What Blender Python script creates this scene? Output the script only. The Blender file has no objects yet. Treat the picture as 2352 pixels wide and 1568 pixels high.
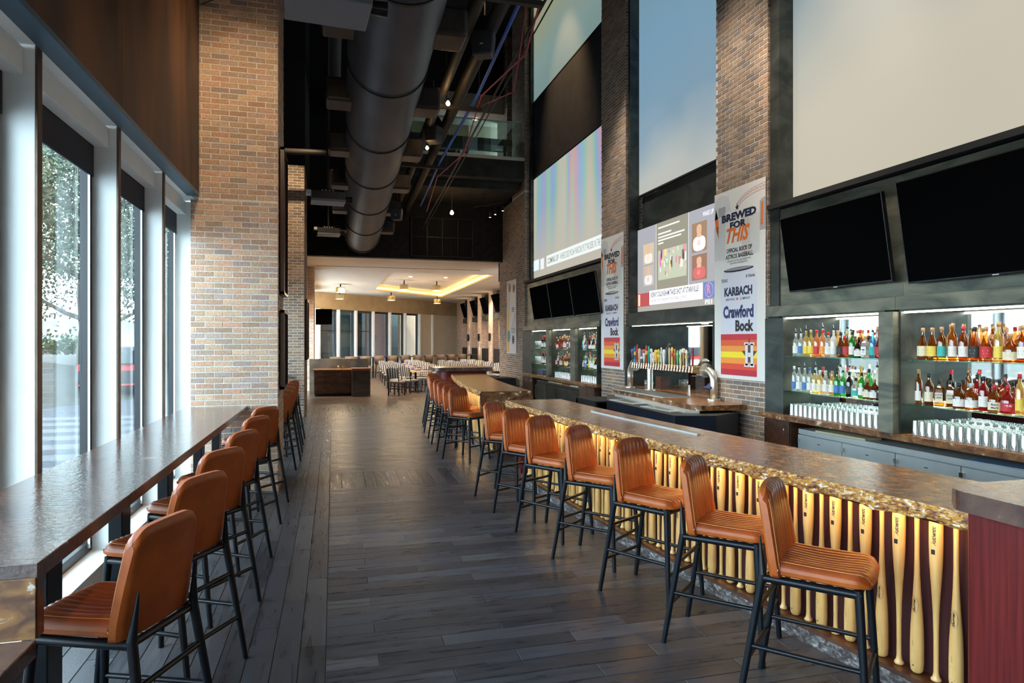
import bpy, bmesh, math, random
from mathutils import Vector, Matrix
random.seed(7)
PI=math.pi
SC=bpy.context.scene
COL=SC.collection

# ------------------------------------------------------------------ camera, world, sun, exposure
F_PX=1520.0; YAW=math.atan(411/F_PX); CAMH=1.854
cd=bpy.data.cameras.new('camera'); cam=bpy.data.objects.new('camera',cd); COL.objects.link(cam)
cd.sensor_width=36; cd.lens=F_PX/2352*36; cd.clip_start=.05; cd.clip_end=400
cam.location=(0,0,CAMH); cam.rotation_euler=(PI/2,0,-YAW)
SC.camera=cam
SC.view_settings.view_transform='Standard'; SC.view_settings.look='None'
SC.view_settings.gamma=1; SC.view_settings.use_curve_mapping=False
SC.view_settings.exposure=0.5
w=bpy.data.worlds.new('sky'); SC.world=w; w.use_nodes=True
bg=w.node_tree.nodes['Background']; bg.inputs[0].default_value=(.70,.87,1,1); bg.inputs[1].default_value=9.5
def lamp(name,kind,loc,energy,color=(1,1,1),rot=(0,0,0),**k):
    l=bpy.data.lights.new(name,kind); l.energy=energy; l.color=color
    for a,b in k.items(): setattr(l,a,b)
    o=bpy.data.objects.new(name,l); COL.objects.link(o); o.location=loc; o.rotation_euler=rot
    return o
sun=lamp('sun','SUN',(0,0,30),2.6,(1,.95,.86),(math.radians(42),0,math.radians(60)),angle=.02)
def portal(loc,sx,sy,rot):
    o=lamp('daylight_portal','AREA',loc,1,(1,1,1),rot,shape='RECTANGLE',size=sx,size_y=sy); o.data.cycles.is_portal=True
WARM=(1,.72,.42)
def spot(loc,e,col=WARM,size=100,rot=(0,0,0),r=.12):
    return lamp('ceiling_spot','SPOT',loc,e,col,rot,spot_size=math.radians(size),spot_blend=.8,shadow_soft_size=r)

# ------------------------------------------------------------------ materials
def mat(name,base=(.8,.8,.8),rough=.5,metal=0,emis=None,es=0,spec=None,coat=0):
    m=bpy.data.materials.new(name); m.use_nodes=True
    b=m.node_tree.nodes['Principled BSDF']
    b.inputs['Base Color'].default_value=(*base,1); b.inputs['Roughness'].default_value=rough; b.inputs['Metallic'].default_value=metal
    if emis: b.inputs['Emission Color'].default_value=(*emis,1); b.inputs['Emission Strength'].default_value=es
    if spec is not None: b.inputs['Specular IOR Level'].default_value=spec
    if coat: b.inputs['Coat Weight'].default_value=coat; b.inputs['Coat Roughness'].default_value=.15
    return m
def nodes(m): return m.node_tree.nodes, m.node_tree.links, m.node_tree.nodes['Principled BSDF']
def noisemat(name,c1,c2,scale=(4,4,4),rough=.5,metal=0,detail=6,ramp=(.35,.65),bump=0,bscale=60,r2=None,coat=0,dist=0,extra=None,spec=None):
    m=mat(name,c1,rough,metal,coat=coat,spec=spec); N,L,b=nodes(m)
    tc=N.new('ShaderNodeTexCoord'); mp=N.new('ShaderNodeMapping'); mp.inputs['Scale'].default_value=scale
    L.new(tc.outputs['Object'],mp.inputs[0])
    nz=N.new('ShaderNodeTexNoise'); nz.inputs['Detail'].default_value=detail; nz.inputs['Scale'].default_value=1; nz.inputs['Distortion'].default_value=dist
    L.new(mp.outputs[0],nz.inputs['Vector'])
    cr=N.new('ShaderNodeValToRGB'); cr.color_ramp.elements[0].position=ramp[0]; cr.color_ramp.elements[1].position=ramp[1]
    cr.color_ramp.elements[0].color=(*c1,1); cr.color_ramp.elements[1].color=(*c2,1)
    if extra:
        for p,c in extra:
            e=cr.color_ramp.elements.new(p); e.color=(*c,1)
    L.new(nz.outputs['Fac'],cr.inputs[0]); L.new(cr.outputs[0],b.inputs['Base Color'])
    if r2 is not None:
        mr=N.new('ShaderNodeMapRange'); mr.inputs[3].default_value=rough; mr.inputs[4].default_value=r2
        L.new(nz.outputs['Fac'],mr.inputs[0]); L.new(mr.outputs[0],b.inputs['Roughness'])
    if bump:
        n2=N.new('ShaderNodeTexNoise'); n2.inputs['Scale'].default_value=bscale; n2.inputs['Detail'].default_value=4
        L.new(tc.outputs['Object'],n2.inputs['Vector'])
        bp=N.new('ShaderNodeBump'); bp.inputs['Strength'].default_value=bump; bp.inputs['Distance'].default_value=.01
        L.new(n2.outputs['Fac'],bp.inputs['Height']); L.new(bp.outputs[0],b.inputs['Normal'])
    return m
def colattr(name,rough=.7,noise=.25,nscale=(30,30,30),bump=.3,bscale=90,rr=None,spec=.5):
    """base colour from the mesh's own per-piece colour, broken up by fine noise"""
    m=mat(name,(.5,.5,.5),rough,spec=spec); N,L,b=nodes(m)
    at=N.new('ShaderNodeAttribute'); at.attribute_name='Col'
    tc=N.new('ShaderNodeTexCoord'); mp=N.new('ShaderNodeMapping'); mp.inputs['Scale'].default_value=nscale
    L.new(tc.outputs['Object'],mp.inputs[0])
    nz=N.new('ShaderNodeTexNoise'); nz.inputs['Scale'].default_value=1; nz.inputs['Detail'].default_value=8; L.new(mp.outputs[0],nz.inputs['Vector'])
    mr=N.new('ShaderNodeMapRange'); mr.inputs[1].default_value=.25; mr.inputs[2].default_value=.75; mr.inputs[3].default_value=1-noise; mr.inputs[4].default_value=1+noise
    L.new(nz.outputs['Fac'],mr.inputs[0])
    mx=N.new('ShaderNodeVectorMath'); mx.operation='SCALE'; L.new(at.outputs['Color'],mx.inputs[0]); L.new(mr.outputs[0],mx.inputs['Scale'])
    L.new(mx.outputs[0],b.inputs['Base Color'])
    if rr:
        m2=N.new('ShaderNodeMapRange'); m2.inputs[1].default_value=.3; m2.inputs[2].default_value=.7; m2.inputs[3].default_value=rr[0]; m2.inputs[4].default_value=rr[1]
        L.new(nz.outputs['Fac'],m2.inputs[0]); L.new(m2.outputs[0],b.inputs['Roughness'])
    if bump:
        n2=N.new('ShaderNodeTexNoise'); n2.inputs['Scale'].default_value=bscale; n2.inputs['Detail'].default_value=5
        L.new(tc.outputs['Object'],n2.inputs['Vector'])
        bp=N.new('ShaderNodeBump'); bp.inputs['Strength'].default_value=bump; bp.inputs['Distance'].default_value=.006
        L.new(n2.outputs['Fac'],bp.inputs['Height']); L.new(bp.outputs[0],b.inputs['Normal'])
    return m
def glassy(name,tint=(1,1,1),diff=None,dfac=.0,gloss=.08,rough=.02):
    """thin clear material: tinted see-through with a fresnel gloss"""
    m=bpy.data.materials.new(name); m.use_nodes=True; N=m.node_tree.nodes; L=m.node_tree.links
    N.remove(N['Principled BSDF']); out=N['Material Output']
    t=N.new('ShaderNodeBsdfTransparent'); t.inputs[0].default_value=(*tint,1)
    cur=t.outputs[0]
    if diff:
        d=N.new('ShaderNodeBsdfDiffuse'); d.inputs[0].default_value=(*diff,1)
        tr=N.new('ShaderNodeBsdfTranslucent'); tr.inputs[0].default_value=(*diff,1)
        a=N.new('ShaderNodeMixShader'); a.inputs[0].default_value=.5; L.new(d.outputs[0],a.inputs[1]); L.new(tr.outputs[0],a.inputs[2])
        x=N.new('ShaderNodeMixShader'); x.inputs[0].default_value=dfac; L.new(cur,x.inputs[1]); L.new(a.outputs[0],x.inputs[2]); cur=x.outputs[0]
    g=N.new('ShaderNodeBsdfGlossy'); g.inputs['Roughness'].default_value=rough
    fr=N.new('ShaderNodeLayerWeight'); fr.inputs[0].default_value=.35
    mr=N.new('ShaderNodeMapRange'); mr.inputs[3].default_value=gloss; mr.inputs[4].default_value=.75; L.new(fr.outputs['Facing'],mr.inputs[0])
    pw=N.new('ShaderNodeMath'); pw.operation='POWER'; pw.inputs[1].default_value=2.2; L.new(fr.outputs['Facing'],pw.inputs[0]); L.new(pw.outputs[0],mr.inputs[0])
    x=N.new('ShaderNodeMixShader'); L.new(mr.outputs[0],x.inputs[0]); L.new(cur,x.inputs[1]); L.new(g.outputs[0],x.inputs[2])
    L.new(x.outputs[0],out.inputs[0]); return m
def emit(name,c,s):
    m=mat(name,(0,0,0),.6,emis=c,es=s); return m

M={}
M['brick']=colattr('brick',.85,.28,(45,45,45),.6,120)
M['mortar']=noisemat('mortar',(.60,.57,.52),(.74,.71,.66),(20,20,20),.95,bump=.4)
M['mortar_grey']=noisemat('mortar_grey',(.54,.52,.47),(.68,.66,.61),(20,20,20),.95,bump=.4)
M['floor']=colattr('wood_look_tile',.36,.45,(1,1,1),.12,70,rr=(.24,.42),spec=.26)
M['floor_long']=colattr('wood_look_tile_lengthwise',.36,.45,(1,1,1),.12,70,rr=(.24,.42),spec=.26)
M['grout']=mat('grout',(.045,.042,.042),.8)
M['white']=noisemat('white_painted_metal',(.80,.81,.80),(.84,.85,.84),(3,3,3),.5,bump=.03,bscale=120)
M['bronze']=noisemat('bronze_trim',(.09,.055,.035),(.14,.09,.06),(5,5,5),.4,metal=.6)
M['patina']=noisemat('rusty_bronze_panel',(.018,.011,.008),(.17,.070,.024),(1.1,1.6,.45),.42,metal=.35,detail=5,ramp=(.35,.72),r2=.55,dist=.8)
M['bluesteel']=noisemat('blued_steel',(.05,.10,.15),(.08,.16,.24),(2,1,2),.36,metal=.3)
M['darksteel']=noisemat('blackened_steel',(.035,.043,.042),(.085,.095,.085),(2.5,1.2,3),.42,metal=.7,r2=.6,dist=1.2,bump=.02)
M['greensteel']=noisemat('mottled_green_grey_steel',(.085,.095,.080),(.26,.25,.185),(1.2,1.0,3.2),.42,metal=.55,r2=.6,dist=1.5)
M['black']=mat('black_paint',(.010,.010,.011),.75)
M['blackwall']=noisemat('black_rough_wall',(.010,.009,.008),(.022,.019,.017),(6,6,6),.9,bump=.5,bscale=25)
M['frame']=mat('black_window_frame',(.018,.019,.022),.4)
M['shade']=mat('black_shade_fabric',(.022,.020,.030),.8)
M['leather']=noisemat('tan_leather',(.21,.036,.005),(.32,.062,.009),(7,7,7),.38,detail=4,bump=.10,bscale=220,spec=.38)
M['leather_side']=noisemat('tan_leather_plain',(.30,.062,.009),(.40,.095,.015),(7,7,7),.40,detail=4,bump=.10,bscale=220,spec=.35)
M['stitch']=mat('orange_thread',(.75,.40,.16),.6)
M['leg']=mat('black_powder_coat',(.004,.006,.010),.34,spec=.30)
M['batwood']=noisemat('blond_ash',(.66,.39,.13),(.78,.51,.20),(30,30,2.2),.32,detail=5,coat=.25)
M['ink']=mat('black_ink',(.012,.010,.010),.5)
M['redwood']=noisemat('cherry_panel',(.075,.007,.008),(.13,.014,.012),(60,60,2),.36,detail=4,spec=.25)
M['barfront']=noisemat('dark_plum_panel',(.040,.011,.012),(.065,.018,.018),(70,70,2),.5,spec=.25)
M['cabwood']=noisemat('dark_walnut',(.045,.016,.008),(.11,.042,.018),(4,12,14),.35,coat=.2)
M['granite']=noisemat('polished_brown_granite',(.17,.058,.018),(.42,.19,.055),(13,9,13),.14,detail=12,ramp=(.30,.66),r2=.32,dist=.6,extra=[(.48,(.28,.11,.034)),(.72,(.50,.32,.16))],bump=.22,bscale=42,coat=.10)
M['granite_dark']=noisemat('polished_dark_granite',(.045,.026,.024),(.12,.066,.050),(6,6,6),.08,detail=12,ramp=(.32,.68),r2=.20,dist=.6,extra=[(.73,(.30,.25,.22))],bump=.28,bscale=38,coat=.6)
M['granite_edge']=noisemat('chiselled_granite_edge',(.13,.048,.045),(.66,.33,.06),(34,22,44),.40,detail=12,ramp=(.36,.58),dist=1.2,extra=[(.46,(.36,.16,.045)),(.60,(.52,.34,.14)),(.67,(.85,.82,.80))],bump=.9,bscale=55)
M['granite_face']=noisemat('golden_brown_granite',(.075,.030,.016),(.30,.14,.045),(9,9,14),.3,detail=10,ramp=(.34,.62),dist=.7,extra=[(.47,(.16,.07,.03)),(.66,(.62,.56,.50))],bump=.1,bscale=60)
M['stonebase']=noisemat('flecked_stone_base',(.05,.035,.035),(.20,.185,.185),(34,22,40),.5,detail=9,ramp=(.42,.60),extra=[(.68,(.45,.45,.45))],dist=.8)
M['stainless']=noisemat('brushed_stainless',(.46,.48,.48),(.56,.58,.57),(2,2,2),.34,metal=.3,r2=.42)
M['stainless_pipe']=noisemat('satin_nickel_pipe',(.60,.56,.47),(.70,.66,.56),(30,30,3),.36,metal=.85)
M['chrome']=mat('chrome',(.75,.72,.66),.12,1)
M['brass']=mat('brass',(.72,.50,.22),.22,1)
M['duct']=noisemat('dark_spiral_duct',(.060,.070,.088),(.095,.105,.125),(3,1.2,3),.42,metal=.45,r2=.5)
M['ductbox']=noisemat('dark_sheet_metal',(.030,.026,.025),(.055,.046,.042),(4,4,4),.38,metal=.5)
M['tv']=mat('black_tv_glass',(.003,.003,.0035),.35,spec=0.0)
M['tvframe']=mat('glossy_black_plastic',(.010,.010,.011),.2)
M['mirror']=mat('mirror',(.80,.83,.82),.03,1)
M['shelfglass']=glassy('green_edged_glass',(.80,.93,.88),(.05,.42,.30),.12,.10)
M['paneglass']=glassy('window_glass',(.93,.97,.97),gloss=.05)
M['tumbler']=glassy('clear_tumbler',(.90,.94,.94),(.85,.92,.92),.16,.22,.03)
M['railglass']=glassy('green_tinted_glass',(.70,.84,.82),(.2,.35,.33),.05,.08)
M['cream']=noisemat('cream_plaster',(.62,.54,.42),(.66,.58,.46),(2,2,2),.85)
M['creamceil']=noisemat('cream_ceiling',(.60,.53,.44),(.64,.57,.48),(2,2,2),.85)
M['tanwall']=noisemat('tan_band',(.36,.26,.14),(.42,.31,.18),(2,2,2),.8)
M['cove']=emit('cove_light',(1,.66,.22),14)
M['ledwarm']=emit('warm_led',(1,.60,.20),34)
M['bulb']=emit('warm_bulb',(1,.62,.25),60)
M['coolstrip']=emit('shelf_light',(1,.93,.75),14)
M['downlight']=emit('downlight',(1,.78,.5),14)
M['plastic']=mat('dark_grey_plastic',(.035,.035,.038),.5)
M['lightmetal']=mat('light_grey_casing',(.16,.165,.19),.5)
M['cablered']=mat('red_cable',(.45,.05,.07),.5); M['cableblue']=mat('blue_cable',(.03,.12,.5),.5)
M['cork']=mat('cork',(.50,.28,.13),.8)
M['pole']=mat('dark_pole',(.020,.015,.012),.6)
M['concrete']=noisemat('black_sprayed_concrete',(.016,.014,.011),(.034,.030,.023),(3,3,3),.9,bump=.6,bscale=14)
M['paving']=noisemat('grey_paving',(.030,.034,.048),(.040,.045,.060),(3,3,3),.8)
M['pavinglight']=noisemat('light_paving',(.085,.09,.098),(.105,.11,.118),(3,3,3),.8)
M['lawn']=noisemat('dappled_lawn',(.022,.025,.019),(.050,.050,.048),(1.2,2.2,1.2),.95,bump=.5,bscale=8)
M['bark']=noisemat('grey_bark',(.07,.06,.05),(.14,.125,.11),(3,3,1),.9,bump=.6,bscale=12)
M['leaf']=colattr('leaf',.6,.3,(3,3,3),0)
M['carblack']=mat('black_car_paint',(.012,.013,.016),.2,coat=.5)
M['carred']=mat('red_plastic',(.5,.03,.03),.35)
M['carwhite']=mat('white_car_paint',(.75,.77,.78),.25)
M['rubber']=mat('rubber',(.015,.015,.015),.8)
M['carglass']=mat('car_glass',(.05,.07,.08),.08)
M['striped']=None
M['chairwood']=mat('dark_stained_wood',(.035,.022,.018),.4)
M['seatgrey']=mat('beige_vinyl',(.36,.30,.24),.5)
M['tablewood']=noisemat('golden_oak',(.42,.24,.10),(.55,.34,.15),(2,12,2),.35)
M['tanleather']=mat('taupe_leather',(.13,.080,.045),.5)
M['napkin']=mat('royal_blue_cloth',(.03,.05,.42),.8)
M['paper']=mat('paper',(.8,.78,.74),.8)

def stripes():
    m=mat('striped_fabric',(.5,.4,.3),.85); N,L,b=nodes(m)
    tc=N.new('ShaderNodeTexCoord'); wv=N.new('ShaderNodeTexWave'); wv.wave_type='BANDS'; wv.bands_direction='Y'; wv.inputs['Scale'].default_value=3.4
    L.new(tc.outputs['Object'],wv.inputs[0]); cr=N.new('ShaderNodeValToRGB'); cr.color_ramp.interpolation='CONSTANT'
    cr.color_ramp.elements[0].color=(.07,.05,.045,1); cr.color_ramp.elements[1].position=.55; cr.color_ramp.elements[1].color=(.60,.52,.40,1)
    L.new(wv.outputs[0],cr.inputs[0]); L.new(cr.outputs[0],b.inputs['Base Color']); return m
M['striped']=stripes()
_c={}
def flat(c,rough=.5,metal=0):
    k=(tuple(round(x,3) for x in c),rough,metal)
    if k not in _c: _c[k]=mat('solid_colour',c,rough,metal)
    return _c[k]
_e={}
def em(c,s=1.0):
    k=(tuple(round(x,3) for x in c),s)
    if k not in _e: _e[k]=emit('lit_colour',c,s)
    return _e[k]

# ------------------------------------------------------------------ mesh builder
class MB:
    def __init__(s): s.v=[];s.f=[];s.m=[];s.c=[];s.mats=[];s.sm=[];s.hasc=False
    def mi(s,m):
        if m not in s.mats: s.mats.append(m)
        return s.mats.index(m)
    def add(s,vs,fs,m,smooth=False,col=None):
        o=len(s.v); s.v+= [tuple(v) for v in vs]; k=s.mi(m)
        for f in fs:
            s.f.append([i+o for i in f]); s.m.append(k); s.sm.append(smooth); s.c.append(col)
        if col is not None: s.hasc=True
        return s
    def box(s,x0,x1,y0,y1,z0,z1,m,col=None):
        vs=[(x,y,z) for x in (x0,x1) for y in (y0,y1) for z in (z0,z1)]
        return s.add(vs,[(0,1,3,2),(4,6,7,5),(0,4,5,1),(2,3,7,6),(0,2,6,4),(1,5,7,3)],m,False,col)
    def obox(s,c,sx,sy,sz,rz,m,tilt=0):
        R=Matrix.Rotation(rz,3,'Z')@Matrix.Rotation(tilt,3,'Y')
        vs=[Vector(c)+R@Vector((x*sx/2,y*sy/2,z*sz/2)) for x in(-1,1) for y in(-1,1) for z in(-1,1)]
        return s.add(vs,[(0,1,3,2),(4,6,7,5),(0,4,5,1),(2,3,7,6),(0,2,6,4),(1,5,7,3)],m)
    def tube(s,p0,p1,r0,r1,m,n=14,cap=True):
        p0=Vector(p0);p1=Vector(p1);d=(p1-p0).normalized()
        a=d.orthogonal().normalized();b=d.cross(a)
        vs=[];fs=[]
        for i in range(n):
            t=2*PI*i/n; o=a*math.cos(t)+b*math.sin(t); vs.append(p0+o*r0); vs.append(p1+o*r1)
        for i in range(n):
            j=(i+1)%n; fs.append((2*i,2*j,2*j+1,2*i+1))
        s.add(vs,fs,m,True)
        if cap:
            s.add(vs[0::2],[tuple(range(n))[::-1]],m); s.add(vs[1::2],[tuple(range(n))],m)
        return s
    def path(s,pts,r,m,n=8):
        pts=[Vector(p) for p in pts]; vs=[];fs=[]
        up=None
        for i,p in enumerate(pts):
            d=(pts[min(i+1,len(pts)-1)]-pts[max(i-1,0)]).normalized()
            if up is None: up=d.orthogonal().normalized()
            a=(up-d*up.dot(d)).normalized(); up=a; b=d.cross(a)
            rr=r[i] if isinstance(r,(list,tuple)) else r
            for k in range(n):
                t=2*PI*k/n; vs.append(p+(a*math.cos(t)+b*math.sin(t))*rr)
        for i in range(len(pts)-1):
            for k in range(n):
                j=(k+1)%n; fs.append((i*n+k,i*n+j,(i+1)*n+j,(i+1)*n+k))
        fs.append(tuple(range(n))[::-1]); fs.append(tuple((len(pts)-1)*n+k for k in range(n)))
        return s.add(vs,fs,m,True)
    def lathe(s,prof,m,n=18,c=(0,0,0),smooth=True,a0=0,a1=2*PI):
        vs=[];fs=[];full=abs(a1-a0-2*PI)<1e-6; k=n if full else n+1
        for r,z in prof:
            for i in range(k):
                t=a0+(a1-a0)*i/n; vs.append((c[0]+r*math.cos(t),c[1]+r*math.sin(t),c[2]+z))
        for a in range(len(prof)-1):
            for i in range(n):
                j=(i+1)%k if full else i+1
                fs.append((a*k+i,a*k+j,(a+1)*k+j,(a+1)*k+i))
        return s.add(vs,fs,m,smooth)
    def prism(s,poly,z0,z1,m,side=None):
        n=len(poly); vs=[(x,y,z0) for x,y in poly]+[(x,y,z1) for x,y in poly]
        s.add(vs,[tuple(range(n))[::-1],tuple(range(n,2*n))],m)
        return s.add(vs,[(i,(i+1)%n,n+(i+1)%n,n+i) for i in range(n)],side or m)
    def xprism(s,poly,x0,x1,m):            # poly in (y,z)
        n=len(poly); vs=[(x0,y,z) for y,z in poly]+[(x1,y,z) for y,z in poly]
        return s.add(vs,[tuple(range(n)),tuple(range(n,2*n))[::-1]]+[(i,n+i,n+(i+1)%n,(i+1)%n) for i in range(n)],m)
    def grid(s,P,m,smooth=True,flip=False):
        R=len(P);Cn=len(P[0]);vs=[p for r in P for p in r];fs=[]
        for i in range(R-1):
            for j in range(Cn-1):
                q=(i*Cn+j,i*Cn+j+1,(i+1)*Cn+j+1,(i+1)*Cn+j); fs.append(q[::-1] if flip else q)
        return s.add(vs,fs,m,smooth)
    def build(s,name,parent=None,bevel=0,seg=2,loc=None,autos=False):
        me=bpy.data.meshes.new(name); me.from_pydata(s.v,[],s.f); 
        for m in s.mats: me.materials.append(m)
        me.polygons.foreach_set('material_index',s.m); me.polygons.foreach_set('use_smooth',s.sm)
        if s.hasc:
            ca=me.color_attributes.new('Col','FLOAT_COLOR','CORNER'); d=[]
            for f,c in zip(s.f,s.c): d+=list((*(c or (1,1,1)),1))*len(f)
            ca.data.foreach_set('color',d)
        me.update()
        o=bpy.data.objects.new(name,me); COL.objects.link(o)
        if loc is not None: o.location=loc
        if parent: o.parent=parent
        if bevel:
            b=o.modifiers.new('bevel','BEVEL'); b.width=bevel; b.segments=seg; b.limit_method='ANGLE'; b.angle_limit=.6
        return o
def tag(o,label=None,cat=None,group=None,kind=None):
    if label: o['label']=label
    if cat: o['category']=cat
    if group: o['group']=group
    if kind: o['kind']=kind
    return o
def thing(name,label,cat,loc=(0,0,0),rz=0,group=None):
    o=bpy.data.objects.new(name,None); COL.objects.link(o); o.location=loc; o.rotation_euler=(0,0,rz); o.empty_display_size=.1
    return tag(o,label,cat,group)
def struct(o): o['kind']='structure'; return o
KIDS={}
def children(o): return [c for c in COL.objects if c.parent==o]
def kids(o):
    if o.name not in KIDS: KIDS[o.name]=children(o)
    return KIDS[o.name]
def dup(r,loc,rz=None,label=None,group=None):
    n=r.copy(); COL.objects.link(n); n.location=loc
    if rz is not None: n.rotation_euler=(0,0,rz)
    if label: n['label']=label
    if group: n['group']=group
    for ch in kids(r):
        c=ch.copy(); COL.objects.link(c); c.parent=n
        for g in kids(ch):
            d=g.copy(); COL.objects.link(d); d.parent=c
    return n
ORD=['first','second','third','fourth','fifth','sixth','seventh','eighth','ninth','tenth','eleventh','twelfth','thirteenth','fourteenth','fifteenth','sixteenth','seventeenth','eighteenth','nineteenth','twentieth']

# ------------------------------------------------------------------ lettering
_t={}
def glyphs(s,shear=0,bold=0):
    k=(s,shear,bold)
    if k in _t: return _t[k]
    cu=bpy.data.curves.new('lettering','FONT'); cu.body=s; cu.size=1; cu.shear=shear; cu.offset=bold; cu.resolution_u=2
    o=bpy.data.objects.new('lettering',cu); COL.objects.link(o)
    dg=bpy.context.evaluated_depsgraph_get(); me=o.evaluated_get(dg).to_mesh()
    vs=[(v.co.x,v.co.y) for v in me.vertices]; fs=[tuple(p.vertices) for p in me.polygons]
    o.evaluated_get(dg).to_mesh_clear(); bpy.data.objects.remove(o); bpy.data.curves.remove(cu)
    x0=min(v[0] for v in vs);x1=max(v[0] for v in vs);y0=min(v[1] for v in vs);y1=max(v[1] for v in vs)
    vs=[((x-x0)/(x1-x0),(y-y0)/(y1-y0)) for x,y in vs]; _t[k]=(vs,fs); return _t[k]
def text(mb,s,m,fn,x,y,wd,ht,shear=0,bold=.0,rot=0):
    """letters fitted into the box (x,y,wd,ht) of a plane given by fn(u,v)"""
    vs,fs=glyphs(s,shear,bold); cx,cy=x+wd/2,y+ht/2; c,sn=math.cos(rot),math.sin(rot); out=[]
    for a,b in vs:
        px,py=x+a*wd-cx,y+b*ht-cy; out.append(fn(cx+px*c-py*sn,cy+px*sn+py*c))
    mb.add(out,fs,m)
def poly2(mb,pts,m,fn): mb.add([fn(*p) for p in pts],[tuple(range(len(pts)))],m)
def rect2(mb,x0,x1,y0,y1,m,fn): poly2(mb,[(x0,y0),(x1,y0),(x1,y1),(x0,y1)],m,fn)
def star2(mb,cx,cy,R,r,m,fn,rot=PI/2,tall=1):
    pts=[]
    for i in range(10):
        q=R if i%2==0 else r; t=rot+i*PI/5; pts.append((cx+q*math.cos(t),cy+q*math.sin(t)*(tall if i==0 else 1)))
    o=[(cx,cy)]+pts
    mb.add([fn(*p) for p in o],[(0,1+i,1+(i+1)%10) for i in range(10)],m)

# ------------------------------------------------------------------ floor
def floor():
    b=MB(); b.box(-2.0,9.0,-3,49,-.06,-.004,M['grout'])
    def plank(x0,x1,y0,y1,br=1):
        fm=M['floor_long'] if y1-y0>x1-x0 else M['floor']
        br0=br; br=1 if br>1.2 else br
        g=random.choice([(.046,.047,.056),(.056,.055,.063),(.042,.046,.058),(.064,.061,.068),(.053,.053,.064),(.038,.042,.054)])
        k=random.uniform(.68,1.4)*br; c=tuple(a*k for a in g)
        if br0>1.2: c=(random.uniform(.075,.11),random.uniform(.052,.07),random.uniform(.036,.05))
        e=.0022
        x0+=e;x1-=e;y0+=e;y1-=e; h=.003
        vs=[(x0,y0,-h),(x1,y0,-h),(x1,y1,-h),(x0,y1,-h),(x0+.002,y0+.002,0),(x1-.002,y0+.002,0),(x1-.002,y1-.002,0),(x0+.002,y1-.002,0)]
        b.add(vs,[(4,5,6,7),(0,1,5,4),(1,2,6,5),(2,3,7,6),(3,0,4,7)],fm,False,c)
    W=.1495;Lp=1.2
    # strips running along the room beside the windows
    x=-.04;i=0
    while x>-2.0:
        y=-3-random.random()*Lp if False else -3-(i*.43%1.2)
        while y<19.6:
            plank(max(x-W,-2),x,max(y,-3),min(y+Lp,19.6)); y+=Lp
        x-=W;i+=1
    def across(y0,y1,off0,W=W,br=1,xa=-.04,xb=9):
        n=max(1,round((y1-y0)/W)); ww=(y1-y0)/n
        for r in range(n):
            yy=y0+r*ww; x=xa-((off0+ .4*(n-r))%Lp)
            while x<xb:
                a=max(x,xa)
                if x+Lp>xa: plank(a,min(x+Lp,xb),yy,yy+ww,br)
                x+=Lp
    def along(y0,y1,xa=-.04,xb=9,br=1):
        x=xa
        while x<xb: plank(x,min(x+W,xb),y0,y1,br); x+=W
    across(-3,8.62,.1); along(8.62,9.65); across(9.65,17.1,.3); along(17.1,18.28); along(18.28,19.6)
    across(19.6,48.5,0,br=1.35,xa=-2)
    return struct(b.build('floor'))
floor()
# wood figure on planks follows a noise stretched two ways: give grain through a slightly stretched mapping
for key_,sc_ in (('floor',(2.2,26,3)),('floor_long',(26,2.2,3))):
    for n in nodes(M[key_])[0]:
        if n.type=='MAPPING': n.inputs['Scale'].default_value=sc_
        if n.type=='TEX_NOISE' and n.inputs['Scale'].default_value==1: n.inputs['Distortion'].default_value=.7

# ------------------------------------------------------------------ brick helper
PAL_TAN=[(.52,.34,.235),(.56,.37,.25),(.48,.315,.22),(.58,.40,.27),(.46,.33,.26),(.50,.35,.25),(.42,.32,.28),(.54,.32,.22)]
PAL_BRN=[(.28,.19,.125),(.33,.22,.14),(.25,.17,.12),(.36,.245,.165),(.22,.16,.125),(.31,.22,.155),(.33,.20,.13),(.20,.155,.135)]
def bricks(b,org,u,nrm,width,z0,z1,pal,phase=0,C=.0677,Lb=.2075,J=.0115,holes=()):
    org=Vector(org);u=Vector(u);nrm=Vector(nrm);up=Vector((0,0,1)); k=int(math.ceil(z0/C)); D=.0045
    while k*C<z1-.02:
        za=k*C; zb=za+C-J; off=(phase+(k%2)*.5)*Lb; s=-off
        zb=min(zb,z1)
        while s<width:
            a=max(s,0)+J/2; e=min(s+Lb,width)-J/2; s+=Lb
            if a<J: a=0
            if e>width-J: e=width
            if e-a<.03: continue
            mid=(a+e)/2; skip=False
            for h in holes:
                if h[0]-.02<mid<h[1]+.02 and h[2]<(za+zb)/2<h[3]: skip=True
            if skip: continue
            c=random.choice(pal); q=random.uniform(.82,1.18); c=tuple(min(1,x*q) for x in c)
            d=D+random.uniform(-.0015,.0015); i=.003
            P=lambda s_,z_,d_: org+u*s_+up*z_+nrm*d_
            vs=[P(a,za,0),P(e,za,0),P(e,zb,0),P(a,zb,0),P(a+i,za+i,d),P(e-i,za+i,d),P(e-i,zb-i,d),P(a+i,zb-i,d)]
            b.add(vs,[(4,5,6,7),(0,1,5,4),(1,2,6,5),(2,3,7,6),(3,0,4,7)],M['brick'],False,c)
        k+=1
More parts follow.
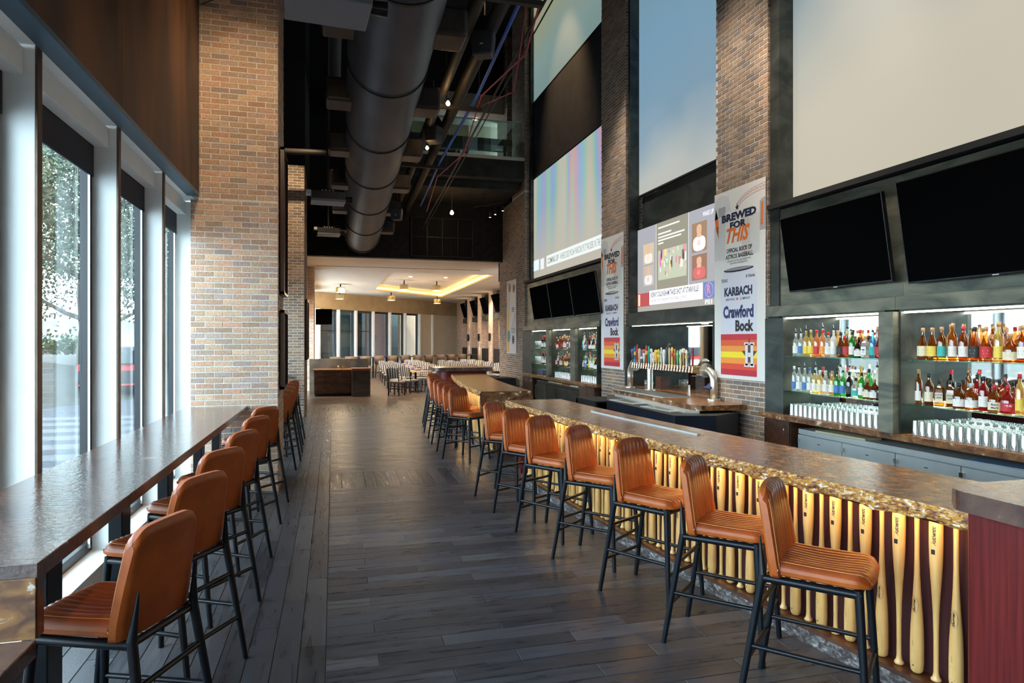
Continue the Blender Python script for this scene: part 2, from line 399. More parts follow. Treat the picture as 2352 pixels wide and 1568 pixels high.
def column(name,label,x0,x1,y0,y1,z0,z1,faces,pal,mort,holes={}):
    b=MB(); b.box(x0,x1,y0,y1,z0,z1,mort)
    if 'F' in faces: bricks(b,(x0,y0,0),(1,0,0),(0,-1,0),x1-x0,z0,z1,pal,.25,holes=holes.get('F',()))   # faces camera
    if 'R' in faces: bricks(b,(x1,y0,0),(0,1,0),(1,0,0),y1-y0,z0,z1,pal,.6,holes=holes.get('R',()))     # faces +X
    if 'L' in faces: bricks(b,(x0,y0,0),(0,1,0),(-1,0,0),y1-y0,z0,z1,pal,.1,holes=holes.get('L',()))    # faces -X
    return b
H=12.6
b=column('','',-1.65,-.66,8.67,9.6,0,3.56,'FR',PAL_TAN,M['mortar'])
t=column('','',-1.58,-.66,8.67,9.6,3.56,H,'FR',PAL_TAN,M['mortar'])
def merge(a,c):
    o=len(a.v); a.v+=c.v
    for f,m,cc,sm in zip(c.f,c.m,c.c,c.sm): a.f.append([i+o for i in f]); a.m.append(a.mi(c.mats[m])); a.c.append(cc); a.sm.append(sm)
    a.hasc=a.hasc or c.hasc; return a
tag(merge(b,t).build('brick_column'),'tall tan brick column at the far end of the window counter','column')
b=column('','',-1.62,-.68,16.96,18.6,0,6.15,'FR',PAL_BRN,M['mortar_grey'])
tag(b.build('brick_column'),'second brown brick column on the window side, behind the row of stools','column')
b=column('','',-1.62,-.70,26.0,27.2,0,4.65,'FR',PAL_TAN,M['mortar'])
tag(b.build('brick_column'),'brick pier on the window side beyond the host stand','column')
XC=5.75
for lab,y0,y1 in (('brown brick column between the bottle shelves and the beer taps, nearest the camera',7.84,9.10),
                  ('brown brick column between the beer taps and the row of three televisions',12.40,13.65)):
    b=column('','',XC,6.5,y0,y1,0,H,'FL',PAL_BRN,M['mortar_grey'])
    tag(b.build('brick_column'),lab,'column')
b=column('','',XC,6.5,19.76,22.5,0,6.5,'FL',PAL_BRN,M['mortar_grey'])
merge(b,column('','',XC,6.5,22.5,22.95,0,4.64,'L',PAL_BRN,M['mortar_grey'])); merge(b,column('','',XC,6.5,19.76,21.25,6.5,H,'FL',PAL_BRN,M['mortar_grey']))
tag(b.build('brick_column'),'wide brown brick column with a beer pennant at the far end of the bar wall','column')
b=column('','',XC+.15,6.9,22.5,23.9,7.5,H,'FL',PAL_BRN,M['mortar_grey'])
tag(b.build('brick_column'),'upper brick pier rising behind the balcony glass','column')

# ------------------------------------------------------------------ left wall: fins, windows, soffit, panel
GX=-1.925
fins=[-1.42,.08,1.58,3.08,4.58,6.12,7.62]
trim=0
for y in fins+[9.66,11.2,12.7,14.2,15.7]:
    trim+=1
    b=MB(); b.box(GX,-1.715,y-.03,y+.035,0.0,3.64,M['white']); b.box(-1.715,-1.70,y-.03,y+.035,.16,3.64,M['bronze'])
    struct(b.build('trim_%d'%trim,bevel=.003))
b=MB(); b.box(GX,-1.66,9.05,9.10,0,3.6,M['white']); struct(b.build('trim_%d'%(trim+1))); trim+=1
wn=0
def window(y0,y1,shade=3.19):
    global wn; wn+=1
    r=struct(bpy.data.objects.new('window_%d'%wn,None)); COL.objects.link(r); r.location=(GX,(y0+y1)/2,0)
    yc=(y0+y1)/2; b=MB(); t=.05
    b.box(-.03,.03,y0-yc,y0-yc+t*.6,.2,3.5,M['frame']); b.box(-.03,.03,y1-yc-t*1.6,y1-yc,.2,3.5,M['frame'])
    b.box(-.03,.03,y0-yc,y1-yc,.16,.24,M['frame']); b.box(-.03,.03,y0-yc,y1-yc,3.42,3.5,M['frame'])
    b.box(.03,.045,y1-yc-t*1.6-.012,y1-yc-t*1.6,.2,3.3,M['white'])
    b.build('window_frame',r)
    b=MB(); b.box(-.012,-.006,y0-yc,y1-yc,.2,3.46,M['paneglass']); b.build('pane',r)
    b=MB(); b.box(.035,.05,y0-yc+.02,y1-yc-.02,shade,3.48,M['shade']); b.build('roller_shade',r)
    b=MB(); b.box(.03,.15,y0-yc,y1-yc,3.44,3.60,M['white']); b.build('shade_box',r,bevel=.003)
F2=fins
for a,c in zip(F2[:-1],F2[1:]): window(a+.035,c-.03)
window(7.655,9.04)
for a,c in zip([9.66,11.2,12.7,14.2],[11.2,12.7,14.2,15.7]): window(a+.035,c-.03)
window(15.735,16.96)
b=MB(); b.box(-1.96,-1.70,-3,8.66,0,.16,M['white']); b.box(-1.96,-1.66,8.66,9.05,0,.16,M['white']); b.box(-1.96,-1.70,9.6,16.96,0,.16,M['white']); struct(b.build('baseboard_left',bevel=.004))
b=MB(); b.box(-2.05,-1.69,-3,8.66,3.62,3.70,M['white']); b.box(-2.05,-1.66,8.66,9.6,3.62,3.70,M['white']); b.box(-2.05,-1.69,9.6,16.96,3.62,3.7,M['white']); struct(b.build('trim_%d'%(trim+1)))
b=MB(); b.box(-1.69,-1.554,-3,8.67,3.60,3.638,M['bluesteel']); b.box(-1.69,-1.554,9.6,16.96,3.6,3.638,M['bluesteel']); struct(b.build('trim_%d'%(trim+2)))
b=MB(); 
for y0 in (-3,-1.0,1.0,3.0,5.65,8.2):
    y1={-3:-1.0,-1.0:1.0,1.0:3.0,3.0:5.65,5.65:8.2,8.2:8.67}[y0]
    b.box(-1.60,-1.555,y0+.003,y1-.003,3.64,H,M['patina'])
b.box(-1.60,-1.555,9.6,16.96,3.64,H,M['patina'])
b.box(-2.1,-1.60,-3,16.96,3.68,H,M['black']); b.box(-2.1,-1.6,16.96,23,6.1,H,M['black']); b.box(-2.1,-1.62,18.6,22.5,0,6.1,M['blackwall'])
b.box(-1.62,-.72,18.5,22.5,6.15,H,M['black'])
struct(b.build('wall_left'))
for y in fins[:-1]: portal((GX-.02,y+.75,1.8),1.4,3.0,(0,-PI/2,0))
portal((GX-.02,13,1.8),6.5,3.0,(0,-PI/2,0))

# exterior
b=MB(); k=0
y=-6
while y<19:
    y2=y+.62; b.box(-14,-2.05,y,y2,-.12,-.03,M['pavinglight'] if k%2 else M['paving']); y=y2;k+=1
tag(b.build('pavement'),'striped light and dark grey paving outside the windows','paving')
b=MB(); b.box(-40,-2.1,19,27.5+1.5,-.14,-.04,M['paving']); tag(b.build('driveway'),'plain grey drive beyond the striped paving','paving')
b=MB(); b.add([(-60,-10,-.1),(-14,-10,-.1),(-9,19,-.05),(-4,29,-.05),(-4,60,1.3),(-60,60,1.6),(-12.5,33,1.05),(-60,30,1.3)],
              [(0,1,2,7),(2,3,6,7),(3,4,5,6),(6,5,7)],M['lawn']); o=b.build('lawn'); tag(o,'sloping dappled lawn outside, rising to the trees','lawn')
def tree(name,loc,hgt,spread,seed,label,n=9000,tr=.3,zmin=.22):
    rnd=random.Random(seed); root=thing(name,label,'tree',loc)
    b=MB(); pts=[(0,0,-.4),(.1,0,hgt*.12),(-.1,.1,hgt*.25),(.2,0,hgt*.45),(.1,0,hgt*.75)]
    b.path(pts,[tr*1.3,tr,tr*.85,tr*.55,tr*.15],M['bark'],10); tips=[]
    for i in range(11):
        a=i*2.4+rnd.random(); z0=hgt*(.10+.05*i); L=spread*rnd.uniform(.6,1.0); 
        p0=Vector((.05,0,z0)); p1=p0+Vector((math.cos(a)*L*.45,math.sin(a)*L*.45,L*.22)); p2=p0+Vector((math.cos(a+.3)*L*.85,math.sin(a+.3)*L*.85,L*.62))
        b.path([p0,(p0+p1)/2+Vector((0,0,-.1)),p1,p2],[tr*.5,tr*.4,tr*.28,tr*.08],M['bark'],7); tips+=[p1,p2,(p1+p2)/2]
        for j in range(3):
            q=p1.lerp(p2,rnd.random()); e=q+Vector((rnd.uniform(-1,1),rnd.uniform(-1,1),rnd.uniform(.1,1)))*spread*.3; b.path([q,(q+e)/2,e],[tr*.14,tr*.1,tr*.03],M['bark'],5); tips.append(e)
    b.build('trunk',root)
    f=MB(); vs=[];fs=[]; cols=[]
    for i in range(n):
        if rnd.random()<.6:
            c=rnd.choice(tips); p=c+Vector((rnd.gauss(0,1),rnd.gauss(0,1),rnd.gauss(0,.8)))*spread*.14
        else:
            a=rnd.random()*2*PI; rr=spread*math.sqrt(rnd.random()); z=hgt*rnd.uniform(.3,1); rr*=math.sin(max(.05,min(1,(z/hgt-.1)/.9))*PI)**.5 if z<hgt else .1; p=Vector((rr*math.cos(a),rr*math.sin(a),z))
        if p.z<hgt*zmin: continue
        s=rnd.uniform(.06,.13); d=Vector((rnd.gauss(0,1),rnd.gauss(0,1),rnd.gauss(0,1))).normalized(); e=d.orthogonal().normalized()*s*.5; d*=s
        g=rnd.uniform(.55,1.25); c=(.050*g,.078*g,.036*g)
        f.add([p-d,p+e,p+d,p-e],[(0,1,2,3)],M['leaf'],False,c)
    f.build('foliage',root)
    return root
tree('oak_tree',(-11.3,35.2,1.0),12.5,5.8,3,'large oak with a leaning grey trunk outside the left window',38000,.27,.14)
tree('live_oak',(-7.6,46,1.0),11,5.0,5,'dense green tree seen through the middle window behind the black car',20000,.35)
tree('street_tree',(-21,44,1.0),11,5,8,'paler tree further left on the lawn beyond the big oak',16000,.3)
b=MB()
for i in range(2600):
    p=Vector((random.uniform(-22,-12.2),random.gauss(39,.35),1.25+abs(random.gauss(.0,.45)))); s=.12; d=Vector((random.gauss(0,1),random.gauss(0,1),random.gauss(0,1))).normalized(); e=d.orthogonal()*s*.5; d*=s; g=random.uniform(.6,1.3)
    b.add([p-d,p+e,p+d,p-e],[(0,1,2,3)],M['leaf'],False,(.06*g,.11*g,.035*g))
tag(b.build('hedge'),'low clipped green hedge behind the lawn','hedge')
b=MB(); b.box(-34,-6,62,64,0,3.6,flat((.22,.28,.27))); 
for i in range(10): b.box(-33+i*2.7,-31.4+i*2.7,61.95,62,1.4,3.0,flat((.25,.42,.42),.2))
tag(b.build('office_building'),'pale green low building far behind the trees','building')
def car(loc,rz,body,label,stripe=None):
    r=thing('parked_car',label,'car',loc,rz)
    b=MB(); P=[(-2.3,.35),(-2.3,1.0),(-1.9,1.08),(-1.75,1.72),(.55,1.72),(1.05,1.12),(2.15,1.0),(2.3,.75),(2.3,.35)]
    n=len(P); vs=[(x,-.88,z) for x,z in P]+[(x,.88,z) for x,z in P]
    b.add(vs,[tuple(range(n)),tuple(range(n,2*n))[::-1]]+[(i,n+i,n+(i+1)%n,(i+1)%n) for i in range(n)],body); b.build('car_body',r,bevel=.06,seg=3)
    b=MB(); b.box(-1.6,.5,-.892,.892,1.14,1.6,M['carglass']); b.box(-2.32,-1.7,-.7,.7,1.14,1.6,M['carglass']); b.build('car_window',r,bevel=.02)
    for x in (-1.45,1.4):
        for y in (-.8,.8):
            b=MB(); b.tube((x,y-.1,.34),(x,y+.1,.34),.34,.34,M['rubber'],22); b.tube((x,y-.11,.34),(x,y+.11,.34),.19,.19,M['lightmetal'],16); b.build('wheel',r)
    if stripe: b=MB(); b.box(-2.33,-2.2,-.86,.86,.92,1.06,stripe); b.box(-2.2,2.0,-.9,.9,1.06,1.12,stripe); b.box(-2.34,-2.25,-.85,.85,.42,.48,stripe); b.build('tail_light',r)
car((-7.6,27.0,-.04),math.radians(100),M['carblack'],'black car with red trim parked outside the middle window',M['carred'])
car((-6.3,34.5,-.04),math.radians(100),M['carwhite'],'white car parked behind the black one',M['carred'])
b=MB(); b.box(-2.55,-2.06,-4,24,4.0,4.10,M['white']); struct(b.build('trim_%d'%(trim+3)))

# ------------------------------------------------------------------ ceiling, far black wall, dining shell, right wall
b=MB(); b.box(-2.1,9,-3,49,H,H+.2,M['black']); struct(b.build('ceiling'))
b=MB(); b.box(-2.0,5.74,22.5,22.8,4.66,6.6,M['blackwall']); b.box(5.74,9,22.96,23.1,4.0,7.4,M['black']); b.box(-1.9,.95,22.5,22.8,6.6,H,M['black']); b.box(-1.0,-.82,22.5,22.8,0,4.66,M['cream'])
b.box(-2,-1,22.5,22.8,0,4.66,M['black'])
struct(b.build('wall_back'))
# dining ceiling with a coffer
DZ=4.66
cof=[(2.22,27.3),(6.6,27.3),(6.6,41.5),(2.22,37.0)]
b=MB()
def cpoly(pts,z,m): b.add([(x,y,z) for x,y in pts],[tuple(range(len(pts)))],m)
out=[(-3,22.8),(9,22.8),(9,49),(-3,49)]
for i in range(4):
    j=(i+1)%4; cpoly([out[i],out[j],cof[j],cof[i]],DZ,M['creamceil'])
cpoly(cof,DZ+.32,M['creamceil'])
for i in range(4):
    j=(i+1)%4; a,c=cof[i],cof[j]; b.add([(a[0],a[1],DZ),(c[0],c[1],DZ),(c[0],c[1],DZ+.10),(a[0],a[1],DZ+.10)],[(0,1,2,3)],M['tanwall'])
    b.add([(a[0],a[1],DZ+.10),(c[0],c[1],DZ+.10),(c[0],c[1],DZ+.32),(a[0],a[1],DZ+.32)],[(0,1,2,3)],M['creamceil'])
b.box(-.6,5.6,25.5,25.53,DZ-.01,DZ,M['shade'])
struct(b.build('trim_%d'%(trim+4)))
b=MB()
for i in (1,2):
    j=(i+1)%4; a=Vector((*cof[i],0)); c=Vector((*cof[j],0)); d=(c-a).normalized(); nrm=Vector((-d.y,d.x,0)); 
    p=[a,c,c+nrm*.05,a+nrm*.05]; b.add([(q.x,q.y,DZ+z) for z in (.115,.130) for q in p],[(0,1,2,3),(4,5,6,7)[::-1],(0,1,5,4),(1,2,6,5),(2,3,7,6),(3,0,4,7)],M['cove'])
tag(b.build('cove_light_strip'),'glowing yellow light strip around the raised dining room ceiling','light')
# diagonal window wall
A=Vector((-3.2,36.9,0)); Bq=Vector((9.6,49.05,0)); dd=(Bq-A).normalized(); nn=Vector((dd.y,-dd.x,0))  # toward the camera
def onD(s,z,o=0): p=A+dd*s+nn*o; return (p.x,p.y,z)
LD=(Bq-A).length
def dbox(b,s0,s1,z0,z1,o0,o1,m):
    vs=[onD(s,z,o) for s in (s0,s1) for o in (o0,o1) for z in (z0,z1)]
    b.add(vs,[(0,1,3,2),(4,6,7,5),(0,4,5,1),(2,3,7,6),(0,2,6,4),(1,5,7,3)],m)
b=MB(); dbox(b,0,LD,3.72,DZ,-.15,.15,M['tanwall']); dbox(b,12.1,LD,0,DZ,-.15,.08,M['cream']); dbox(b,0,12.1,0,.35,-.1,.1,M['cream']); struct(b.build('wall_far'))
mull=[]
for px in (730,775,815,855,893,928,961,991):
    u=(px-1176)/F_PX; F=Vector((math.sin(YAW),math.cos(YAW),0)); R=Vector((math.cos(YAW),-math.sin(YAW),0)); d=F+R*u
    # ray meets wall line
    den=dd.x*d.y-dd.y*d.x; s=( -A.x*d.y + A.y*d.x)/den; mull.append(s)
for i,(a,c) in enumerate(zip(mull[:-1],mull[1:])):
    wn+=1; r=struct(bpy.data.objects.new('window_%d'%wn,None)); COL.objects.link(r)
    b=MB(); dbox(b,a-.10,a+.02,.35,3.72,-.12,.20,M['white']); dbox(b,a+.02,a+.07,.35,3.72,-.1,.02,M['frame']); dbox(b,c-.19,c-.12,.35,3.72,-.1,.02,M['frame']); dbox(b,a,c,3.6,3.72,-.1,.02,M['frame'])
    if i<3: dbox(b,a,c,2.45,2.5,-.06,-.02,M['frame'])
    b.build('window_frame',r)
    b=MB(); dbox(b,a,c,.35,3.7,-.05,-.045,M['paneglass']); b.build('pane',r)
b=MB(); dbox(b,mull[-1]-.12,mull[-1]+.02,.35,3.72,-.12,.20,M['white']); struct(b.build('trim_%d'%(trim+5)))
b=MB()
for i,cc in enumerate([(.05,.12,.13),(.06,.12,.11),(.045,.10,.10),(.06,.10,.10)]):
    dbox(b,-1+i*3.2,2.15+i*3.2-.6,0,2.4,-5.2,-5,flat(cc,.3)); dbox(b,2.1+i*3.2-.6,2.2+i*3.2,0,4.0,-5.1,-4.9,M['frame'])
dbox(b,-3,26,0,6,-6.3,-6.1,flat((.07,.10,.10),.4)); dbox(b,-3,12,2.4,3.7,-5.3,-5.1,flat((.03,.09,.10),.2)); dbox(b,11.6,13.6,0,6,-4.4,-4.2,flat((.17,.10,.10),.7)); dbox(b,14.2,24,0,6,-3.6,-3.4,flat((.30,.20,.13),.8))
tag(b.build('courtyard_facade'),'green glazed and tan stone walls outside the far windows','building')
b=MB(); b.box(-3.4,25,49.5,80,-.2,-.02,M['pavinglight']); tag(b.build('courtyard'),'pale courtyard paving outside the far windows','paving')
# left side of the dining room
b=MB(); b.box(-1.25,-1.0,27.2,37.5,3.7,DZ,M['cream']); b.box(-1.25,-1.0,22.8,26,2.8,DZ,M['cream']); b.box(-1.2,-1.05,27.2,38,0,.9,M['cream']); struct(b.build('wall_side'))
b=MB()
for i in range(7): b.box(-1.3,-1.1,27.6+i*1.5,27.75+i*1.5,.9,3.7,M['white'])
struct(b.build('trim_%d'%(trim+6)))
portal((-1.4,32,2.3),10,2.8,(0,-PI/2,0))
# right dining wall: brick piers with recesses
WX=8.6
b=MB(); b.box(WX+.32,WX+.5,22.5,48.5,0,DZ,M['mortar']); bricks(b,(WX+.32,34,0),(0,1,0),(-1,0,0),13.5,.0,DZ,PAL_BRN,.2)
struct(b.build('wall_right'))
pier=[(47.0,45.0),(43.2,41.8),(39.9,38.8),(36.95,35.9),(33.6,32.6)]
nm=['furthest brick pier on the dining room wall, beside the cream wall','second brick pier from the far corner of the dining room','middle brick pier on the dining room wall','brick pier with a wall light next to the right dining televisions','nearest brick pier on the dining wall, partly hidden by the big column']
for (y1,y0),l in zip(pier,nm):
    b=column('','',WX,WX+.31,y0,y1,0,DZ,'FL',PAL_TAN,M['mortar']); tag(b.build('brick_pier'),l,'pier')
def tvset(name,label,W,Ht,loc,tilt,group=None,mark=False):
    """screen faces -X in local space; loc = middle of the screen"""
    r=thing(name,label,'television',loc,0,group)
    R=Matrix.Rotation(-tilt,4,'Y')
    def T(x,y,z): return tuple(R@Vector((x,y,z)))
    def bx(b,x0,x1,y0,y1,z0,z1,m):
        vs=[T(x,y,z) for x in (x0,x1) for y in (y0,y1) for z in (z0,z1)]; b.add(vs,[(0,1,3,2),(4,6,7,5),(0,4,5,1),(2,3,7,6),(0,2,6,4),(1,5,7,3)],m)
    b=MB(); bx(b,.0,.05,-W/2,W/2,-Ht/2,Ht/2,M['tvframe']); b.build('casing',r,bevel=.006)
    b=MB(); bx(b,-.003,.001,-W/2+.012,W/2-.012,-Ht/2+.02,Ht/2-.012,M['tv']); b.build('screen',r)
    if mark: b=MB(); bx(b,-.005,-.001,-.03,.03,-Ht/2+.004,-Ht/2+.012,M['paper']); b.build('maker_mark',r)
    b=MB(); bx(b,.05,.30 if tilt else .12,-W*.18,W*.18,-Ht*.2,Ht*.2,M['black']); b.build('wall_bracket',r)
    return r
for i,(ya,yb,l) in enumerate(((43.4,45.0,'furthest tilted television high on the dining room wall'),(40.1,41.8,'tilted television above the second recess of the dining wall'),(37.1,38.8,'tilted television reflecting blue windows on the dining wall'),(33.8,35.8,'nearest tilted television on the dining wall, cut by the brick column'))):
    tvset('wall_television',l,yb-ya-.1,1.0,(WX-.02,(ya+yb)/2,3.95),math.radians(16))
    b=MB(); b.box(WX+.05,WX+.32,ya,yb,3.1,3.4,M['darksteel']); b.box(WX+.2,WX+.31,ya,yb,3.4,DZ,M['black']); struct(b.build('trim_%d'%(trim+7+i)))
    bt=MB(); bt.box(WX+.0,WX+.3,ya+.05,yb-.05,.45,1.45,M['black']); bt.box(WX-.35,WX+.0,ya+.05,yb-.05,0,.45,M['black']); 
    tag(bt.build('banquette',bevel=.02),['black upholstered bench below the furthest dining television','black upholstered bench in the second recess of the dining wall','black upholstered bench in the third recess of the dining wall','black upholstered bench nearest the big brick column'][i],'bench')
for i,(y,l) in enumerate(((42.5,'furthest black up and down wall light on the brick piers'),(39.3,'middle black up and down wall light on the brick piers'),(36.4,'nearest black up and down wall light on the brick piers'))):
    r=thing('wall_sconce',l,'lamp',(WX-.08,y,2.1)); b=MB(); b.tube((0,0,-.22),(0,0,.22),.06,.06,M['black'],12,False); b.box(0,.08,-.03,.03,-.05,.05,M['black']); b.build('housing',r)
    b=MB(); b.tube((0,0,-.2),(0,0,-.19),.05,.05,M['downlight'],12); b.tube((0,0,.19),(0,0,.2),.05,.05,M['downlight'],12); b.build('bulb',r)
    for s in (1,-1): spot((WX-.1,y,2.1+s*.3),60,WARM,50,(0 if s<0 else PI,math.radians(-4),0),.03)

# ------------------------------------------------------------------ bar arc
def xf(y): return 2.22+.0125*(y-9.2)**2
def nrmy(y):
    d=.025*(y-9.2); L=math.hypot(1,d); return (1/L,-d/L)      # unit vector pointing away from the aisle
def off(y,o): n=nrmy(y); return (xf(y)+n[0]*o,y+n[1]*o)
def ystep(a,c,s=.2):
    n=max(1,int(round((c-a)/s))); return [a+(c-a)*i/n for i in range(n+1)]
def slab(y0,y1,ztop,th,depth,name,label,edge=True,extra_end=None,o0=0):
    r=thing(name,label,'counter',(0,0,0))
    ys=ystep(y0,y1,.12); b=MB()
    fr=[off(y,o0+.012) for y in ys]; bk=[off(y,o0+depth) for y in ys]
    poly=fr+bk[::-1]; n=len(poly)
    top=[(x,y,ztop) for x,y in poly]; bot=[(x,y,ztop-th) for x,y in poly]
    k=len(ys)
    for i in range(k-1):
        b.add([(*fr[i],ztop),(*fr[i+1],ztop),(*bk[i+1],ztop),(*bk[i],ztop)],[(3,2,1,0)],M['granite'])
        b.add([(*fr[i],ztop-th),(*fr[i+1],ztop-th),(*bk[i+1],ztop-th),(*bk[i],ztop-th)],[(0,1,2,3)],M['granite_face'])
        b.add([(*bk[i],ztop-th),(*bk[i+1],ztop-th),(*bk[i+1],ztop),(*bk[i],ztop)],[(0,1,2,3)],M['granite'])
    for i,q in ((0,1),(k-1,-1)):
        b.add([(*fr[i],ztop-th),(*bk[i],ztop-th),(*bk[i],ztop),(*fr[i],ztop)],[(0,1,2,3)],M['granite_face'])
    b.build('stone_top',r)
    # chiselled front edge
    rnd=random.Random(11); P=[]; ys2=ystep(y0,y1,.018); nz=7
    for j in range(nz+1):
        row=[]; z=ztop-th*j/nz
        for y in ys2:
            bulge=.018*math.sin(PI*min(1,(j+.6)/(nz+1)))
            q=0 if j==0 else rnd.uniform(-.007,.007)+.006*math.sin(y*9+j)+.005*math.sin(y*23.1)
            lo=.006*math.sin(y*14)+.005*math.sin(y*31+1) if j==nz else 0
            x,yy=off(y,o0+.014-bulge-q); row.append((x,yy,z-lo))
        P.append(row)
    e=MB(); e.grid(P,M['granite_edge'],False); e.build('chiselled_edge',r)
    return r
BT=1.067
slab(2.36,8.57,BT,.082,.78,'bar_counter','long brown granite bar top, nearest the camera')
slab(10.15,15.95,BT,.082,.82,'bar_counter','shorter granite bar top curving away behind the gap in the bar')
def barbody(y0,y1,name,label,end=None):
    r=thing(name,label,'bar',(0,0,0)); ys=ystep(y0,y1,.2)
    def strip(o0,o1,z0,z1,m,nm):
        b=MB()
        for a,c in zip(ys[:-1],ys[1:]):
            q=[off(a,o0),off(c,o0),off(c,o1),off(a,o1)]
            b.add([(*p,z0) for p in q]+[(*p,z1) for p in q],[(0,1,2,3),(7,6,5,4),(0,4,5,1),(2,6,7,3),(1,5,6,2),(0,3,7,4)],m)
        return b.build(nm,r)
    strip(.285,.62,.11,BT-.084,M['barfront'],'front_panel')
    strip(.17,.60,0,.085,M['stonebase'],'stone_base')
    strip(.165,.30,.085,.112,M['cabwood'],'ledge')
    return r
barbody(2.42,8.42,'bar','dark plum bar front with a stone base, behind the wooden bats')
barbody(10.23,15.9,'bar','far bar front with a stone base, beyond the gap')
b=MB(); 
for y0,y1 in ((10.15,10.23),):
    q=[off(y0,.02),off(y0,.82),off(y1,.82),off(y1,.02)]; q=[(q[0][0],y0),(q[1][0],y0),(q[2][0],y1),(q[3][0],y1)]
    q=[(2.24,10.15),(3.09,10.15),(3.09,10.23),(2.24,10.23)]
    b.prism(q,.70,BT-.083,M['granite_face']); b.prism([(2.5,10.16),(3.09,10.16),(3.09,10.23),(2.5,10.23)],0,.70,M['cabwood'])
tag(b.build('end_panel'),'golden brown granite end slab of the far bar, facing the gap','panel')
b=MB(); q=[off(8.43,.17),off(8.43,.75),off(8.5,.75),off(8.5,.17)]; b.prism(q,0,BT-.084,M['redwood'])
tag(b.build('end_panel'),'red wood end panel closing the near bar at the gap','panel')
for y0,y1,l in ((2.45,8.4,'hidden warm light strip under the near bar top'),(10.3,15.6,'hidden warm light strip under the far bar top')):
    b=MB()
    for a,c in zip(ystep(y0,y1,.4)[:-1],ystep(y0,y1,.4)[1:]):
        q=[off(a,.150),off(c,.150),off(c,.172),off(a,.172)]
        b.add([(*p,BT-.094) for p in q]+[(*p,BT-.085) for p in q],[(0,1,2,3),(7,6,5,4),(0,4,5,1),(2,6,7,3),(1,5,6,2),(0,3,7,4)],M['ledwarm'])
    tag(b.build('light_strip'),l,'light')
# drain mat on near bar
b=MB(); 
for s,wd in ((.50,.03),(.56,.012)):
    ys=ystep(4.9,6.9,.2)
    for a,c in zip(ys[:-1],ys[1:]):
        q=[off(a,s),off(c,s),off(c,s+wd),off(a,s+wd)]; b.prism(q,BT,BT+.012,M['paneglass'] if s>.55 else M['stainless'])
tag(b.build('glass_rail'),'clear drink rail strip set on the back edge of the near bar','rail')

# bats
PR=[(0,.0),(.018,.0),(.0245,.006),(.0245,.014),(.0165,.024),(.0125,.045),(.0120,.12),(.0125,.24),(.0150,.34),(.0200,.44),(.0262,.53),(.0308,.61),(.0330,.70),(.0330,.80),(.0300,.838),(.022,.850),(0,.853)]
def bat(loc,up,rz,label):
    pr=PR if up else [(r,.853-z) for r,z in PR][::-1]
    b=MB(); b.lathe(pr,M['batwood'],16); o=b.build('baseball_bat',loc=loc); o.rotation_euler=(0,0,rz)
    return tag(o,label,'bat')
def cyl(r,ang,zc):        # plane on a cylinder, text runs upward
    def fn(u,v):
        a=ang-v/r; return (r*math.cos(a),r*math.sin(a),zc+u)
    return fn
def mark_barrel_up(o):
    b=MB(); f=cyl(.0335,PI+.15,0); text(b,'Authentic',M['ink'],f,.700,-.013,.100,.021,.4,.03); rect2(b,.655,.680,-.009,.010,M['ink'],f)
    x=b.build('printed_mark',o); return x
def oval(b,f,cu,cv,ru,rv,m,t=.0012,n=28):
    P=[(cu+ru*math.cos(2*PI*i/n),cv+rv*math.sin(2*PI*i/n)) for i in range(n)]; Q=[(cu+(ru-t)*math.cos(2*PI*i/n),cv+(rv-t)*math.sin(2*PI*i/n)) for i in range(n)]
    for i in range(n): j=(i+1)%n; poly2(b,[P[i],P[j],Q[j],Q[i]],m,f)
def mark_barrel_down(o):
    b=MB(); f=cyl(.0262,PI,0); f2=cyl(.0335,PI,0)
    oval(b,f,.36,0,.045,.022,M['ink']); text(b,'Slugger',M['ink'],f,.322,-.011,.075,.015,.2,.04); text(b,'LOUISVILLE',M['ink'],f,.332,.007,.055,.007,0,.03)
    text(b,'GENUINE',M['ink'],f2,.145,.0,.03,.004); rect2(b,.06,.0615,-.012,.010,M['ink'],f2); rect2(b,.12,.1215,-.012,.010,M['ink'],f2); star2(b,.045,0,.006,.003,M['ink'],f2)
    return b.build('printed_mark',o)
protoU=protoD=None; k=0
def setbats(y0,y1,where,grp,first_up):
    global protoU,protoD
    y=y0;up=first_up
    while y<y1:
        x,yy=off(y,.235); n=nrmy(y); rz=math.atan2(n[1],n[0])
        lab='blond wooden baseball bat %s, fixed upright to the %s'%('barrel up and handle down' if up else 'handle up and barrel down',where)
        if up and not protoU: protoU=bat((x,yy,.113),True,rz,lab); mark_barrel_up(protoU); protoU['group']=grp+', barrel up'
        elif (not up) and not protoD: protoD=bat((x,yy,.113),False,rz,lab); mark_barrel_down(protoD); protoD['group']=grp+', handle up'
        else: dup(protoU if up else protoD,(x,yy,.113),rz,lab,grp+(', barrel up' if up else ', handle up'))
        y+=.1; up=not up
setbats(2.57,8.3,'near bar front','bats on the near bar',False)
setbats(10.35,15.6,'far bar front','bats on the far bar',True)

